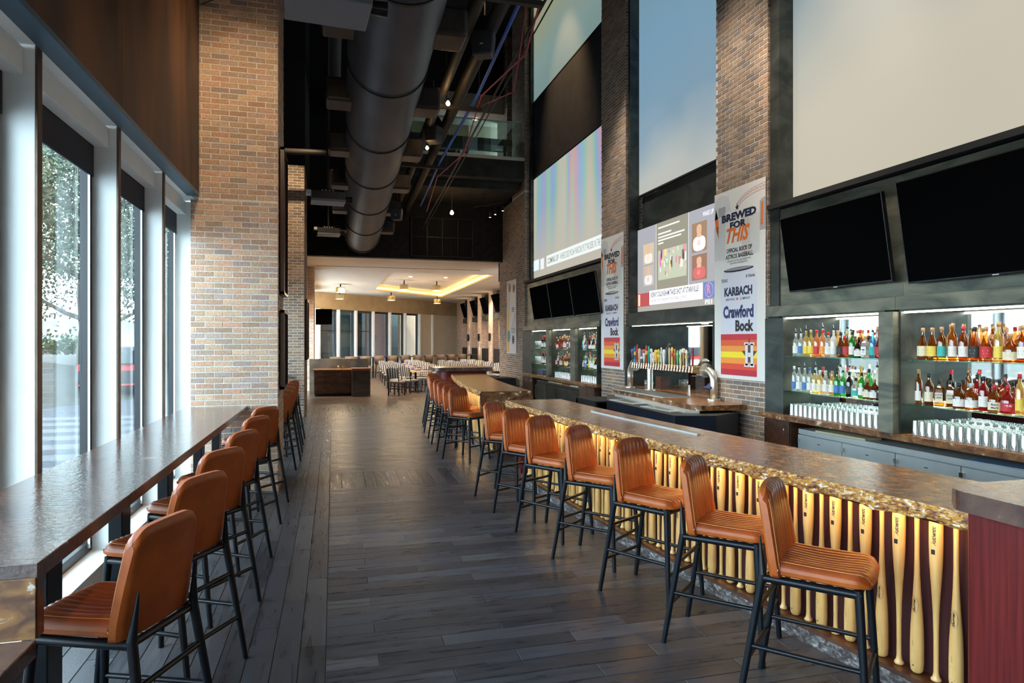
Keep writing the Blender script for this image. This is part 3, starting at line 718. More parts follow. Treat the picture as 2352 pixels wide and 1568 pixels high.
# raised end counters
def raised(name,label,poly,z,cab,cl):
    b=MB(); b.prism(poly,z-.085,z,M['granite'],M['granite_dark']); o=b.build(name,bevel=.012,seg=3); tag(o,label,'counter')
    b=MB(); b.prism(cab,0,z-.086,M['redwood']); tag(b.build('cherry_cabinet',bevel=.006),cl,'cabinet')
def rounded(x0,x1,y0,y1,r,corners):
    P=[]
    for cx,cy,a,k in ((x1-r,y0+r,-PI/2,'RN'),(x1-r,y1-r,0,'RF'),(x0+r,y1-r,PI/2,'LF'),(x0+r,y0+r,PI,'LN')):
        if k in corners:
            for i in range(9): t=a+PI/2*i/8; P.append((cx+r*math.cos(t),cy+r*math.sin(t)))
        else: P.append({'RN':(x1,y0),'RF':(x1,y1),'LF':(x0,y1),'LN':(x0,y0)}[k])
    return P
raised('raised_counter','raised rounded granite counter at the right edge, overlapping the bar end',rounded(2.585,4.6,.9,2.345,.14,('LF',)),1.215,[(2.68,.95),(4.5,.95),(4.5,2.29),(2.70,2.29),(2.68,2.27)],'dark red cherry cabinet under the raised counter at the right edge')
raised('raised_counter','raised rounded granite counter at the far end of the bar',rounded(2.36,3.85,15.95,16.9,.16,('LF','LN','RN','RF')),1.215,rounded(2.52,3.72,16.02,16.8,.2,('LF','LN','RN','RF')),'dark red cherry cabinet at the far end of the bar')

# ------------------------------------------------------------------ window counter
def counterL(y0,y1,name,label):
    r=thing(name,label,'counter',(0,0,0))
    b=MB(); b.box(-1.70,-1.013,y0,y1,BT-.062,BT,M['granite_dark']); b.build('stone_top',r,bevel=.004)
    return r
r=counterL(2.765,8.655,'window_counter','long dark granite drink counter along the left windows')
b=MB(); b.box(-1.70,-1.013,2.708,2.765,.80,BT,M['granite_dark']); b.box(-1.70,-1.016,2.70,2.708,.80,BT-.05,M['granite_face']); b.build('drop_face',r,bevel=.002)
b=MB(); b.box(-1.70,-1.013,0.6,2.70,.80-.062,.80,M['granite_dark']); b.build('lower_top',r,bevel=.004)
for y in (1.5,2.55,3.62,4.75,5.95,7.35,8.4):
    b=MB(); zt=BT-.062 if y>2.7 else .738; b.box(-1.36,-1.28,y-.09,y+.09,0.012,zt,M['leg']); b.box(-1.42,-1.22,y-.13,y+.13,0,.012,M['leg']); b.build('post',r,bevel=.006)
r=counterL(9.62,16.9,'window_counter','second granite drink counter beyond the first brick column')
for y in (10.2,12,14,16): b=MB(); b.box(-1.36,-1.28,y-.09,y+.09,0,BT-.062,M['leg']); b.build('post',r)

# ------------------------------------------------------------------ bar stool
def make_stool():
    r=thing('bar_stool','','bar stool')
    # seat (x forward, y left)
    nx,ny=22,57; hw=.214; x0,x1=-.175,.258; P=[]
    for i in range(nx+1):
        row=[]; u=i/nx
        for j in range(ny+1):
            v=-1+2*j/ny
            # rounded outline
            front=max(0,(u-.72)/.28); w=hw*(1-.16*front**2.6)*(1-.04*(1-u))
            e=min(1,(1-abs(v))/.16); ef=min(1,(1-u)/.17); eb=1
            z=.758-.018*(1-u)*0-.026*(1-math.sqrt(max(0,1-(1-e)**2)))-.036*(1-math.sqrt(max(0,1-(1-ef)**2)))
            if abs(v)<.86: z+=.0105*abs(math.sin(PI*(v/.86*4.5+.5)))**.55-.003
            z-=.012*math.sin(PI*min(1,u*1.1))*(1-v*v)
            xx=x0+(x1-x0)*u-(.0 if u<.9 else .012*v*v)
            row.append((xx,w*v,z))
        P.append(row)
    b=MB(); b.grid(P,M['leather'],True,True)
    border=[P[i][0] for i in range(nx+1)]+[P[nx][j] for j in range(1,ny+1)]+[P[i][ny] for i in range(nx-1,-1,-1)]+[P[0][j] for j in range(ny-1,0,-1)]
    n=len(border); rings=[border]
    for dz,sc in ((.716,1.018),(.697,1.006),(.690,.96)):
        rings.append([(.02+(p[0]-.02)*sc,p[1]*sc,dz) for p in border])
    for a,c in zip(rings[:-1],rings[1:]):
        b.add(list(a)+list(c),[(i,(i+1)%n,n+(i+1)%n,n+i) for i in range(n)],M['leather_side'],True)
    b.add(rings[-1],[tuple(range(n))],M['leather_side'])
    b.build('seat',r)
    for s in (-1,1):
        b=MB(); b.path([(P[i][int((.5+s*.445)*ny)][0],P[i][int((.5+s*.445)*ny)][1],P[i][int((.5+s*.445)*ny)][2]+.001) for i in range(1,nx)],.0014,M['stitch'],5); b.build('stitching',r)
    # backrest
    n1,n2=60,20; z0,Hb=.682,.440; F=[];Bk=[]
    for i in range(n2+1):
        t=i/n2; rf=[];rb=[]
        for j in range(n1+1):
            s=-1+2*j/n1
            zt=Hb*(1-.03*s*s-.12*abs(s)**8)
            z=z0+zt*t
            hw=.234-.030*t+.003*math.sin(PI*t)-.006*t**3
            if t<.25: hw-=.012*((.25-t)/.25)**2
            base=-.160-.050*t-.012*t*t
            wrap=.022*s*s*(1-.2*t)
            rib=(.0105*abs(math.sin(PI*(s/.80*3.5+.5)))**.6) if abs(s)<.80 else 0
            rib*=min(1,(1-t)/.06)
            ed=max(0,(abs(s)-.86)/.14); te=max(0,(t-.93)/.07)
            th=.060
            rf.append((base+wrap+rib-.014*ed**2-.018*te**2,hw*s,z))
            rb.append((base+wrap-th+.014*ed**2+.016*te**2,hw*s*.99,z))
        F.append(rf);Bk.append(rb)
    b=MB(); b.grid(F,M['leather'],True,True); b.grid(Bk,M['leather_side'],True,False)
    rim=lambda G:[G[i][0] for i in range(n2+1)]+[G[n2][j] for j in range(1,n1+1)]+[G[i][n1] for i in range(n2-1,-1,-1)]+[G[0][j] for j in range(n1-1,0,-1)]
    a,c=rim(F),rim(Bk); n=len(a); b.add(a+c,[(i,n+i,n+(i+1)%n,(i+1)%n) for i in range(n)],M['leather_side'],True)
    b.build('backrest',r)
    b=MB(); b.path([(F[i][2][0]+.001,F[i][2][1],F[i][2][2]) for i in range(2,n2)],.0013,M['stitch'],5); b.build('piping',r); b=MB(); b.path([(F[i][-3][0]+.001,F[i][-3][1],F[i][-3][2]) for i in range(2,n2)],.0013,M['stitch'],5); b.build('piping',r)
    # frame
    ft={}
    RZ=.664
    for s in (-1,1):
        b=MB(); b.tube((-.345,s*.232,0.0),(-.235,s*.196,.68),.0160,.0205,M['leg'],16); b.tube((-.235,s*.196,.68),(-.252,s*.180,.87),.0205,.004,M['leg'],16); b.build('leg',r)
        b=MB(); b.tube((.240,s*.230,0.0),(.198,s*.194,RZ+.022),.0160,.0205,M['leg'],16); b.build('leg',r)
    b=MB()
    for s in (-1,1): b.tube((-.228,s*.196,RZ),(.21,s*.194,RZ),.020,.020,M['leg'],16)
    b.tube((.198,-.194,RZ-.0),(.198,.194,RZ-.0),.016,.016,M['leg'],14); b.tube((-.225,-.196,RZ),(-.225,.196,RZ),.016,.016,M['leg'],14); b.build('seat_frame',r)
    def lx(z): return -.345+.110*z/.68,.240-.042*z/.68
    def ly(z): return .232-.036*z/.68,.230-.036*z/.68
    for s in (-1,1):
        z=.315; b=MB(); b.tube((lx(z)[0],s*ly(z)[0],z),(lx(z)[1],s*ly(z)[1],z),.0125,.0125,M['leg'],12); b.build('stretcher',r)
    z=.245; b=MB(); b.tube((lx(z)[0],-ly(z)[0],z),(lx(z)[0],ly(z)[0],z),.0125,.0125,M['leg'],12); b.build('stretcher',r)
    z=.245; b=MB(); b.tube((lx(z)[1],-ly(z)[1],z),(lx(z)[1],ly(z)[1],z),.0125,.0125,M['leg'],12); b.build('stretcher',r)
    z=.50; b=MB(); b.tube((lx(z)[0],-ly(z)[0],z),(lx(z)[0],ly(z)[0],z),.0125,.0125,M['leg'],12); b.build('stretcher',r)
    b=MB()
    for s in (-1,1): b.box(-.162,-.154,s*.222-.004,s*.222+.004,.706,.738,M['ink']); b.box(-.1615,-.1545,s*.222-.0045,s*.222+.0045,.719,.726,M['paper'])
    b.build('care_tag',r)
    return r
stool=make_stool(); used=[False]
def put_stool(foot,ang,label,group,side=-1):
    """foot = floor point of the back leg on the given side; ang = facing"""
    c,s=math.cos(ang),math.sin(ang); lx,ly=-.345,side*.232
    C=(foot[0]-(c*lx-s*ly),foot[1]-(s*lx+c*ly),0)
    if not used[0]:
        used[0]=True; stool.location=C; stool.rotation_euler=(0,0,ang); stool['label']=label; stool['group']=group; return stool
    return dup(stool,C,ang,label,group)
R_=math.radians
def at_stool(x,y,a,label,group):
    a=R_(a); c,q=math.cos(a),math.sin(a); lx,ly=-.345,-.232; return put_stool((x+c*lx-q*ly,y+q*lx+c*ly),a,label,group)
right=[(2.396,2.847,-49),(2.370,3.593,-48),(2.295,4.41,-60),(2.208,5.246,-51),(2.091,6.034,-58),(2.055,6.80,-58),(2.049,7.697,-45)]
words=['nearest the camera','second from the camera','third from the camera','fourth from the camera','fifth from the camera','sixth from the camera','last before the gap']
for p,wd in zip(right,words): at_stool(*p,'orange tan leather bar stool at the near bar, '+wd,'stools at the near bar')
far=[((1.664,10.362),-54),((1.684,11.083),-52),((1.714,11.906),-50),((1.75,12.618),-50),((1.79,13.484),-48),((1.90,14.4),-46),((1.97,15.1),-45)]
words=['first after the gap','second after the gap','third after the gap','fourth after the gap','fifth after the gap','sixth after the gap','furthest of the row']
for (p,a),wd in zip(far,words): put_stool(p,R_(a),'orange tan leather bar stool at the far bar, '+wd,'stools at the far bar')
left=[(-.90,3.159,157),(-.909,4.116,151),(-.923,5.033,146),(-.925,5.958,154),(-.929,7.066,151),(-.917,8.076,142)]
words=['nearest the camera, seen from behind','second from the camera','third from the camera','fourth from the camera','fifth from the camera','beside the brick column']
for p,wd in zip(left,words): at_stool(*p,'orange leather bar stool at the window counter, '+wd,'stools at the window counter')
left2=[((-.518,10.036),150),((-.486,10.763),148),((-.50,11.6),152),((-.52,12.422),150),((-.52,13.191),152)]
for i,(p,a) in enumerate(left2): put_stool(p,R_(a),'orange leather bar stool beyond the first brick column, %s in the row'%ORD[i],'stools beyond the brick column')

# ------------------------------------------------------------------ right wall bays
b=MB(); b.box(6.5,6.7,-3,24,0,H,M['black'])
struct(b.build('wall_right'))
def bay(y0,y1,name,label):
    return thing(name,label,'wall unit',(0,0,0))
HZ=2.165
def header(r,y0,y1,seams=()):
    b=MB(); cuts=[y0]+list(seams)+[y1]
    for a,c in zip(cuts[:-1],cuts[1:]): b.box(5.70,5.96,a+.002,c-.002,HZ+.02,2.325,M['greensteel'])
    for a,c in zip(cuts[:-1],cuts[1:]): b.box(5.80,5.96,a+.002,c-.002,2.33,3.62,M['greensteel'])
    b.box(5.72,5.99,y0,y1,3.64,3.71,M['black'])
    b.build('header',r,bevel=.003)
def niche(r,y0,y1,zs=(1.215,1.668),label='shelf'):
    b=MB(); b.box(5.66,6.46,y0,y0+.02,.9,HZ,M['darksteel']); b.box(5.66,6.46,y1-.02,y1,.9,HZ,M['darksteel']); b.box(5.66,6.46,y0,y1,HZ,HZ+.02,M['darksteel']); b.build('lining',r)
    b=MB(); b.box(6.10,6.12,y0+.02,y1-.02,.9,HZ,M['mirror']); b.build('back_mirror',r)
    for z in zs:
        b=MB(); b.box(5.68,6.08,y0+.02,y1-.02,z-.012,z,M['shelfglass']); b.build('glass_shelf',r)
    b=MB(); b.box(5.69,5.72,y0+.03,y1-.03,HZ-.018,HZ-.002,M['coolstrip']); b.build('shelf_light',r)
    b=MB(); b.box(6.05,6.09,y0+.05,y1-.05,1.222,1.235,M['coolstrip']); b.box(6.05,6.09,y0+.05,y1-.05,1.675,1.685,M['coolstrip']); b.build('shelf_light',r)
def post(r,y0,y1): b=MB(); b.box(5.58,5.72,y0,y1,.9,HZ,M['greensteel']); b.build('post',r,bevel=.004)
# bay 1
r=bay(1.5,7.84,'back_bar_unit','steel back bar unit with glass shelves of bottles under the two large televisions')
header(r,2.6,7.82,(5.66,)); niche(r,5.76,7.42); niche(r,2.7,5.57); post(r,5.57,5.76)
b=MB(); b.box(5.70,5.98,7.44,7.83,.9,HZ,M['darksteel']); b.box(5.78,6.0,7.64,7.83,HZ,H-.05,M['darksteel']); b.build('jamb',r)
r=bay(13.65,19.76,'back_bar_unit','steel back bar unit with three bottle bays under the three televisions')
header(r,13.66,19.74,(15.5,17.6)); niche(r,17.12,18.75); niche(r,15.22,16.85); niche(r,13.4+.3,14.88); post(r,16.85,17.12); post(r,14.88,15.22)
b=MB(); b.box(5.68,5.98,18.77,19.75,.9,HZ,M['darksteel']); b.box(5.9,6.02,19.6,19.75,HZ,H-.05,M['darksteel']); b.build('jamb',r)
r=bay(9.1,12.4,'tap_wall_unit','steel niche with a mirror behind the beer taps')
b=MB(); b.box(5.76,5.98,9.12,12.38,HZ+.02,2.42,M['darksteel']); b.build('header',r,bevel=.004)
b=MB(); b.box(5.72,6.46,12.30,12.38,0,HZ+.02,M['darksteel']); b.box(5.8,6.0,12.30,12.38,HZ,H-.05,M['darksteel']); b.box(5.72,6.46,9.12,9.16,0,HZ,M['darksteel']); b.build('jamb',r)
b=MB(); b.box(5.76,6.44,9.16,12.3,HZ,HZ+.02,M['greensteel']); b.build('soffit',r)
b=MB(); b.box(6.42,6.46,9.16,12.30,.9,HZ,M['mirror']); b.build('back_mirror',r)
b=MB(); b.box(5.80,5.812,9.3,12.2,HZ-.010,HZ,M['coolstrip']); b.tube((6.1,10.0,HZ-.012),(6.1,10.0,HZ),.06,.06,M['coolstrip'],16); b.build('shelf_light',r)

# giant screens
def gradmat(name,stops,direction=(0,0,1),scale=1,noise=.3,strength=1.0,z0=0,z1=1,nscale=(1,.35,.12)):
    m=bpy.data.materials.new(name); m.use_nodes=True; N=m.node_tree.nodes; L=m.node_tree.links; b=N['Principled BSDF']
    b.inputs['Base Color'].default_value=(.025,.025,.025,1); b.inputs['Roughness'].default_value=.7
    tc=N.new('ShaderNodeTexCoord'); sp=N.new('ShaderNodeSeparateXYZ'); L.new(tc.outputs['Object'],sp.inputs[0])
    mr=N.new('ShaderNodeMapRange'); mr.inputs[1].default_value=z0; mr.inputs[2].default_value=z1; L.new(sp.outputs['Z'],mr.inputs[0])
    mp=N.new('ShaderNodeMapping'); mp.inputs['Scale'].default_value=nscale; L.new(tc.outputs['Object'],mp.inputs[0])
    nz=N.new('ShaderNodeTexNoise'); nz.inputs['Scale'].default_value=scale; nz.inputs['Detail'].default_value=2; L.new(mp.outputs[0],nz.inputs['Vector'])
    ad=N.new('ShaderNodeMath'); ad.operation='MULTIPLY_ADD'; ad.inputs[1].default_value=noise; L.new(nz.outputs['Fac'],ad.inputs[0]); L.new(mr.outputs[0],ad.inputs[2])
    cr=N.new('ShaderNodeValToRGB'); 
    while len(cr.color_ramp.elements)<len(stops): cr.color_ramp.elements.new(.5)
    for e,(p,c) in zip(cr.color_ramp.elements,stops): e.position=p; e.color=(*c,1)
    L.new(ad.outputs[0],cr.inputs[0]); L.new(cr.outputs[0],b.inputs['Emission Color']); b.inputs['Emission Strength'].default_value=strength
    return m
def lin(r,g,b): 
    f=lambda c:(c/255/12.92 if c/255<=.04045 else ((c/255+.055)/1.055)**2.4)
    return (f(r),f(g),f(b))
SE=.62
def screen(name,label,y0,y1,z0,z1,m,x=6.0):
    r=thing(name,label,'screen',(x,(y0+y1)/2,z0)); b=MB(); h=(y1-y0)/2
    b.box(0,.05,-h,h,0,z1-z0,m); b.build('lit_face',r)
    b=MB(); t=.03; b.box(-.01,.06,-h-t,-h,-t,z1-z0+t,M['black']); b.box(-.01,.06,h,h+t,-t,z1-z0+t,M['black']); b.box(-.01,.06,-h-t,h+t,-t,0,M['black']); b.build('border',r)
    return r
s1=gradmat('lit_cream_screen',[(0,lin(205,198,178)),(.50,lin(205,198,180)),(.72,lin(186,188,178)),(.9,lin(140,160,166)),(1,lin(130,152,165))],noise=.55,strength=SE,z0=.2,z1=4.4,nscale=(1,.28,.22))
screen('video_wall','giant cream lit screen above the large televisions at the right',2.4,7.84,3.73,11.5,s1)
s2=gradmat('lit_blue_screen',[(0,lin(205,200,185)),(.22,lin(190,195,190)),(.38,lin(135,165,185)),(.6,lin(125,165,190)),(1,lin(120,150,160))],noise=.25,strength=SE,z0=-.35,z1=6,nscale=(1,.5,.5))
screen('video_wall','tall blue lit screen above the tap wall between the brick columns',9.2,12.30,4.81,12.2,s2)
s3=gradmat('lit_rainbow_screen',[(0,lin(198,196,186)),(.30,lin(200,196,186)),(.45,lin(205,190,182)),(.54,lin(190,195,180)),(.62,lin(140,178,170)),(.70,lin(165,195,185)),(.76,lin(150,180,215)),(.80,lin(205,165,172)),(.86,lin(150,195,170)),(1,lin(160,185,235))],noise=.50,strength=SE,z0=-.6,z1=5.4,nscale=(1,.9,.10))
N_=s3.node_tree.nodes; L_=s3.node_tree.links; B_=N_['Principled BSDF']; RP=[n for n in N_ if n.type=='VALTORGB'][0]; NZ=[n for n in N_ if n.type=='TEX_NOISE'][0]; SP=[n for n in N_ if n.type=='SEPXYZ'][0]
for n in N_:
    if n.type=='MAPPING': n.inputs['Scale'].default_value=(1,.75,.05)
NZ.inputs['Detail'].default_value=1; L_.new(NZ.outputs['Fac'],RP.inputs[0])
for e,(p,c) in zip(RP.color_ramp.elements,[(.10,(130,180,170)),(.22,(150,190,178)),(.34,(175,200,185)),(.42,(200,190,175)),(.50,(150,195,175)),(.56,(140,175,215)),(.62,(210,155,165)),(.68,(150,200,175)),(.76,(160,190,230)),(.9,(205,180,190))]): e.position=p; e.color=(*lin(*c),1)
M2=N_.new('ShaderNodeMapRange'); M2.inputs[1].default_value=.2; M2.inputs[2].default_value=2.2; L_.new(SP.outputs['Z'],M2.inputs[0])
MX=N_.new('ShaderNodeMix'); MX.data_type='RGBA'; MX.inputs[6].default_value=(*lin(200,194,180),1); L_.new(M2.outputs[0],MX.inputs[0]); L_.new(RP.outputs[0],MX.inputs[7]); L_.new(MX.outputs[2],B_.inputs['Emission Color'])
r3=screen('video_wall','giant rainbow streaked lit screen with a news ticker above three televisions',13.7,19.72,3.72,6.85,s3)
s4=gradmat('lit_grey_green_screen',[(0,lin(120,150,150)),(.5,lin(140,165,160)),(1,lin(165,165,130))],noise=.4,strength=SE*.9,z0=0,z1=3.4)
screen('video_wall','grey green lit screen at the very top above the rainbow one',13.7,19.72,9.25,12.4,s4)
# ticker text on the rainbow screen (local space: x depth, y, z)
b=MB(); fn=lambda u,v:(-.004,-u,v); f2=lambda u,v:(-.008,-u,v)
rect2(b,-2.92,-2.35,.30,.62,em(lin(225,238,238),.8),fn); rect2(b,-1.62,3.0,.30,.62,em(lin(228,236,232),.8),fn); rect2(b,-2.2,-1.85,.28,.60,em(lin(225,232,232),.8),fn)
text(b,'COMING UP',em(lin(120,130,135),.55),f2,-1.5,.37,.95,.17,0,.01); text(b,'- WHERE DOES MICAH PARSONS PUT PACKERS IN THE NFC?',em(lin(140,150,155),.6),f2,-.48,.37,3.2,.17)
b.build('ticker',r3)
# lower programme screen
s5=gradmat('lit_programme_screen',[(0,lin(190,185,172)),(.4,lin(186,184,186)),(1,lin(186,186,196))],noise=.2,strength=SE,z0=0,z1=1.7)
r5=screen('programme_screen','lit sports programme screen between the brick columns above the taps',9.42,12.40,2.45,4.10,s5,5.97)
b=MB(); q=lambda c,s=.9:em(lin(*c),s)
W5=1.49
def U(px): return -W5+(px/1100)*2*W5*1.0            # px of the zoomed crop (0..1100) to local u
def R5(x0,x1,y0,y1,c,s=.9,ff=fn): rect2(b,U(x0),U(x1),y0*1.65,y1*1.65,q(c,s),ff)
# panels (perspective removed by eye): u fractions along the width
def PR5(a,c,z0,z1,col,s=.8,ff=fn): rect2(b,-W5+a*2*W5,-W5+c*2*W5,z0*1.65,z1*1.65,q(col,s),ff)
PR5(.30,.305,.18,1,(245,245,245)); PR5(.70,.705,.18,1,(245,245,245)); PR5(.305,.70,.18,1,(172,168,150),.62)
PR5(.12,.27,.56,.80,(210,195,165),.8); PR5(.12,.27,.30,.54,(200,190,180),.75)
PR5(.74,.90,.56,.86,(170,140,110),.7); PR5(.74,.90,.27,.53,(165,125,105),.7)
PR5(.33,.68,.34,.68,(205,215,190),.8)
f3=lambda u,v:(-.007,-u,v)
def person(a,z,wd,ht,shirt):
    cx=-W5+a*2*W5; z*=1.65
    for dx0,dx1,z0,z1,c in ((-.5,.5,0,.55,shirt),(-.18,.18,.50,.66,(225,180,150)),(-.2,.2,.62,.98,(222,178,148)),(-.16,.10,.2,.42,(225,185,155))):
        n=14; cy=z+ht*(z0+z1)/2; ry=ht*(z1-z0)/2; xx=cx+wd*(dx0+dx1)/2; rx=wd*(dx1-dx0)/2
        poly2(b,[(xx+rx*math.copysign(abs(math.cos(2*PI*i/n))**.7,math.cos(2*PI*i/n)),cy+ry*math.copysign(abs(math.sin(2*PI*i/n))**.7,math.sin(2*PI*i/n))) for i in range(n)],q(c,.85),f3 if z0<.5 else f2)
person(.195,.565,.34,.36,(235,225,215)); person(.195,.31,.34,.36,(225,225,225)); person(.82,.565,.40,.46,(240,240,240)); person(.82,.28,.40,.38,(215,110,110))
rp=random.Random(4)
for i in range(34):
    x=rp.uniform(.345,.66); z=rp.uniform(.36,.64); w=rp.uniform(.008,.03); h=rp.uniform(.03,.12); PR5(x,min(.68,x+w),z,min(.68,z+h),rp.choice([(225,120,190),(240,240,235),(235,225,140),(150,205,150),(110,90,90),(230,190,200),(200,150,110)]),.8,f3)
for i,(z,c) in enumerate(((.93,.60),(.86,.5),(.82,.66),(.785,.62),(.75,.40))): PR5(.33,c,z,z+.018,(240,240,235),.8,f3)
PR5(0,.22,.06,.22,(200,90,90),.7); PR5(.045,.075,.07,.21,(240,225,190),.8,f3)
PR5(.21,.86,.07,.235,(250,250,250),.9,f2); PR5(.86,.99,.07,.235,(120,130,190),.8,f2)
f4=lambda u,v:(-.011,-u,v)
text(b,'KENNY DILLINGHAM TAKES SHOT AT STARKVILLE',q((80,85,130),.5),f4,-W5+.235*2*W5,.155*1.65,.58*2*W5,.10,0,.012)
text(b,'ARIZONA STATE AT MISSISSIPPI STATE, SATURDAY, 7:30 PM ET',q((120,125,160),.6),f4,-W5+.235*2*W5,.095*1.65,.45*2*W5,.055)
text(b,'FS1',q((255,255,255),1),f4,-W5+.885*2*W5,.012*1.65,.07*2*W5,.075,0,.03)
text(b,'R',q((235,140,150),.9),f4,-W5+.905*2*W5,.115*1.65,.035*2*W5,.15,0,.03)
n=24
for i in range(n): a=2*PI*i/n; cx=-W5+.925*2*W5+.12*math.cos(a); cz=.153*1.65+.115*math.sin(a); rect2(b,cx-.006,cx+.006,cz-.006,cz+.006,q((240,240,250),.9),f4)
text(b,'WAKE UP',q((235,240,255),.9),f4,-W5+.86*2*W5,.90*1.65,.11*2*W5,.08,0,.02)
b.build('programme_picture',r5)
# dark gaps behind the screens
for bx,m,l in (((6.0,6.02,13.7,19.6,6.90,9.20),noisemat('navy_felt',(.006,.009,.016),(.012,.018,.030),(2,2,2),.9),'navy black panel between the rainbow screen and the one above'),((6.06,6.08,9.20,12.28,4.14,4.77),M['darksteel'],'dark steel panel between the blue screen and the sports programme')):
    b=MB(); b.box(*bx,m); tag(b.build('backing_panel'),l,'panel')
# televisions
tvset('wall_television','large black tilted television at the right edge above the nearest shelves',1.86,1.04,(5.60,4.55,2.955),R_(9),None,True)
tvset('wall_television','black tilted television left of the largest one, beside the brick column',1.62,.95,(5.58,6.46,2.95),R_(9),None,True)
for i,(ya,yb) in enumerate(((13.42,15.22),(15.05+.1,16.85),(16.85+.1,18.55))):
    pass
tvset('wall_television','nearest of three black tilted televisions beside the poster column',1.56,.95,(5.58,14.25,2.94),R_(9))
tvset('wall_television','middle of three black tilted televisions under the rainbow screen',1.60,.95,(5.58,15.95,2.94),R_(9))
tvset('wall_television','furthest of three black tilted televisions under the rainbow screen',1.60,.95,(5.58,17.65,2.94),R_(9))

# back bar counters and cabinets
def backcounter(poly,label):
    b=MB(); b.prism(poly,.835,.90,M['granite'],M['granite_face']); return tag(b.build('back_counter',bevel=.005),label,'counter')
backcounter([(5.60,1.6),(6.46,1.6),(6.46,7.83),(5.74,7.83),(5.62,7.86)],'granite back counter below the nearest bottle shelves')
backcounter([(5.50,14.0),(5.62,13.66),(6.46,13.66),(6.46,19.7),(5.49,19.4)],'granite back counter below the far bottle shelves')
TC=.95
b=MB(); b.prism([(5.25,11.9),(4.93,8.45),(5.0,8.28),(5.72,8.28),(5.72,9.2),(6.44,9.2),(6.44,12.3),(5.70,12.3),(5.6,12.0)],TC-.075,TC,M['granite'],M['granite_face']); tag(b.build('tap_counter',bevel=.005),'brown granite counter carrying the beer tap tower','counter')
def cabinet(name,label,x0,x1,y0,y1,z0,z1,m,doors=0,handle=True,cat='cabinet'):
    r=thing(name,label,cat,(x0,(y0+y1)/2,0)); b=MB(); h=(y1-y0)/2; b.box(.02,x1-x0,-h,h,z0,z1,m); b.build('body',r,bevel=.003)
    for i in range(doors):
        a=-h+2*h*i/doors; c=a+2*h/doors
        b=MB(); b.box(0,.02,a+.008,c-.008,z0+.08,z1-.02,m); d=b.build('door',r,bevel=.003)
        if handle: b=MB(); b.path([(-.0,a+.07,z1-.08),(-.03,a+.07,z1-.085),(-.03,a+.07,z1-.20),(-.0,a+.07,z1-.205)],.005,M['chrome'],8); b.build('handle',d)
    return r
cabinet('walnut_cabinet','dark walnut cupboard with one handle under the left end of the near back counter',5.66,6.4,7.28,7.80,0,.835,M['cabwood'],1)
cabinet('walnut_cabinet','dark walnut double cupboard under the far end of the far back counter',5.56,6.4,18.3,19.35,0,.835,M['cabwood'],2)
cabinet('walnut_cabinet','dark walnut cupboard beside the second brick column',5.62,6.4,13.75,14.7,0,.835,M['cabwood'],2,False)
def fridge(label,x,y0,y1,doors,m,z1=.74):
    r=thing('bar_fridge',label,'refrigerator',(x,(y0+y1)/2,0)); h=(y1-y0)/2
    b=MB(); b.box(.03,.62,-h,h,.05,z1,M['black'] if m!=M['stainless'] else m); b.build('body',r,bevel=.004)
    b=MB(); b.box(0,.03,-h,h,z1-.055,z1,m); b.box(.0,.62,-h,h,z1,z1+.006,M['stainless']); b.build('top_rail',r,bevel=.002)
    for i in range(doors):
        a=-h+2*h*i/doors; c=a+2*h/doors
        b=MB(); b.box(-.012,.03,a+.005,c-.005,.10,z1-.065,m); d=b.build('door',r,bevel=.004)
        if m==M['stainless']: b=MB(); b.box(-.05,-.012,c-.05,c-.012,z1-.16,z1-.115,M['chrome']); b.box(-.016,-.010,(a+c)/2-.02,(a+c)/2+.02,z1-.15,z1-.142,M['ink']); b.build('latch',d)
        else: b=MB(); b.tube((-.04,c-.05,z1-.12),(-.04,c-.05,.25),.008,.008,M['chrome'],8); b.build('handle',d)
    return r
fridge('long stainless steel bar refrigerator under the nearest back counter',5.75,1.9,7.22,7,M['stainless'],.735)
fridge('dark grey bar refrigerator with vertical handles under the far back counter',5.66,14.75,18.2,4,M['darksteel'],.74)
for i,(x,y,z,rz,c,l) in enumerate(((5.85,6.5,.741,.05,(.62,.55,.33),'pale yellow cutting board lying on the stainless refrigerator'),)):
    b=MB(); b.obox((x,y,z+.012),.24,.75,.024,rz,flat(c,.6)); tag(b.build('cutting_board',bevel=.004),l,'cutting board')
for (y,c,l) in ((16.9,(.70,.66,.42),'cream cutting board at the left on the grey refrigerator'),(16.3,(.70,.72,.10),'bright yellow cutting board on the grey refrigerator'),(15.8,(.35,.10,.05),'red brown tray on the grey refrigerator'),(15.2,(.68,.62,.40),'cream cutting board at the right end of the grey refrigerator')):
    b=MB(); b.obox((5.82,y,.762),.3,.5,.035,.05,flat(c,.6)); tag(b.build('cutting_board',bevel=.004),l,'cutting board')
b=MB(); b.obox((5.88,4.6,.744),.25,.6,.006,.08,flat((.25,.35,.55),.3)); tag(b.build('paper_menu'),'blue and white folded menus on the refrigerator at the right','menu')
# underbar station
b=MB(); b.prism([(4.56,10.6),(4.50,8.15),(5.05,8.0),(5.6,8.3),(5.6,11.4),(5.0,11.6)],.05,.84,M['darksteel'],noisemat('navy_black_metal',(.006,.010,.020),(.012,.018,.034),(4,4,4),.3)); 
tag(b.build('underbar_station',bevel=.006),'navy black underbar ice station below the tap counter','bar equipment')
b=MB(); b.prism([(5.02,11.3),(4.80,8.4),(4.98,8.3),(5.2,11.2)],.842,.875,M['stainless']); tag(b.build('steel_rail'),'stainless rail along the front of the tap counter','rail')
for i,(y,l) in enumerate(((10.2,'left stainless ice well with a clear lid'),(9.0,'right stainless ice well with papers on top'))):
    b=MB(); b.obox((4.78,y,.846),.28,.85,.012,.08,M['stainless']); b.obox((4.78,y,.856),.22,.6,.006,.08,M['paneglass']); tag(b.build('ice_well',bevel=.002),l,'ice well')
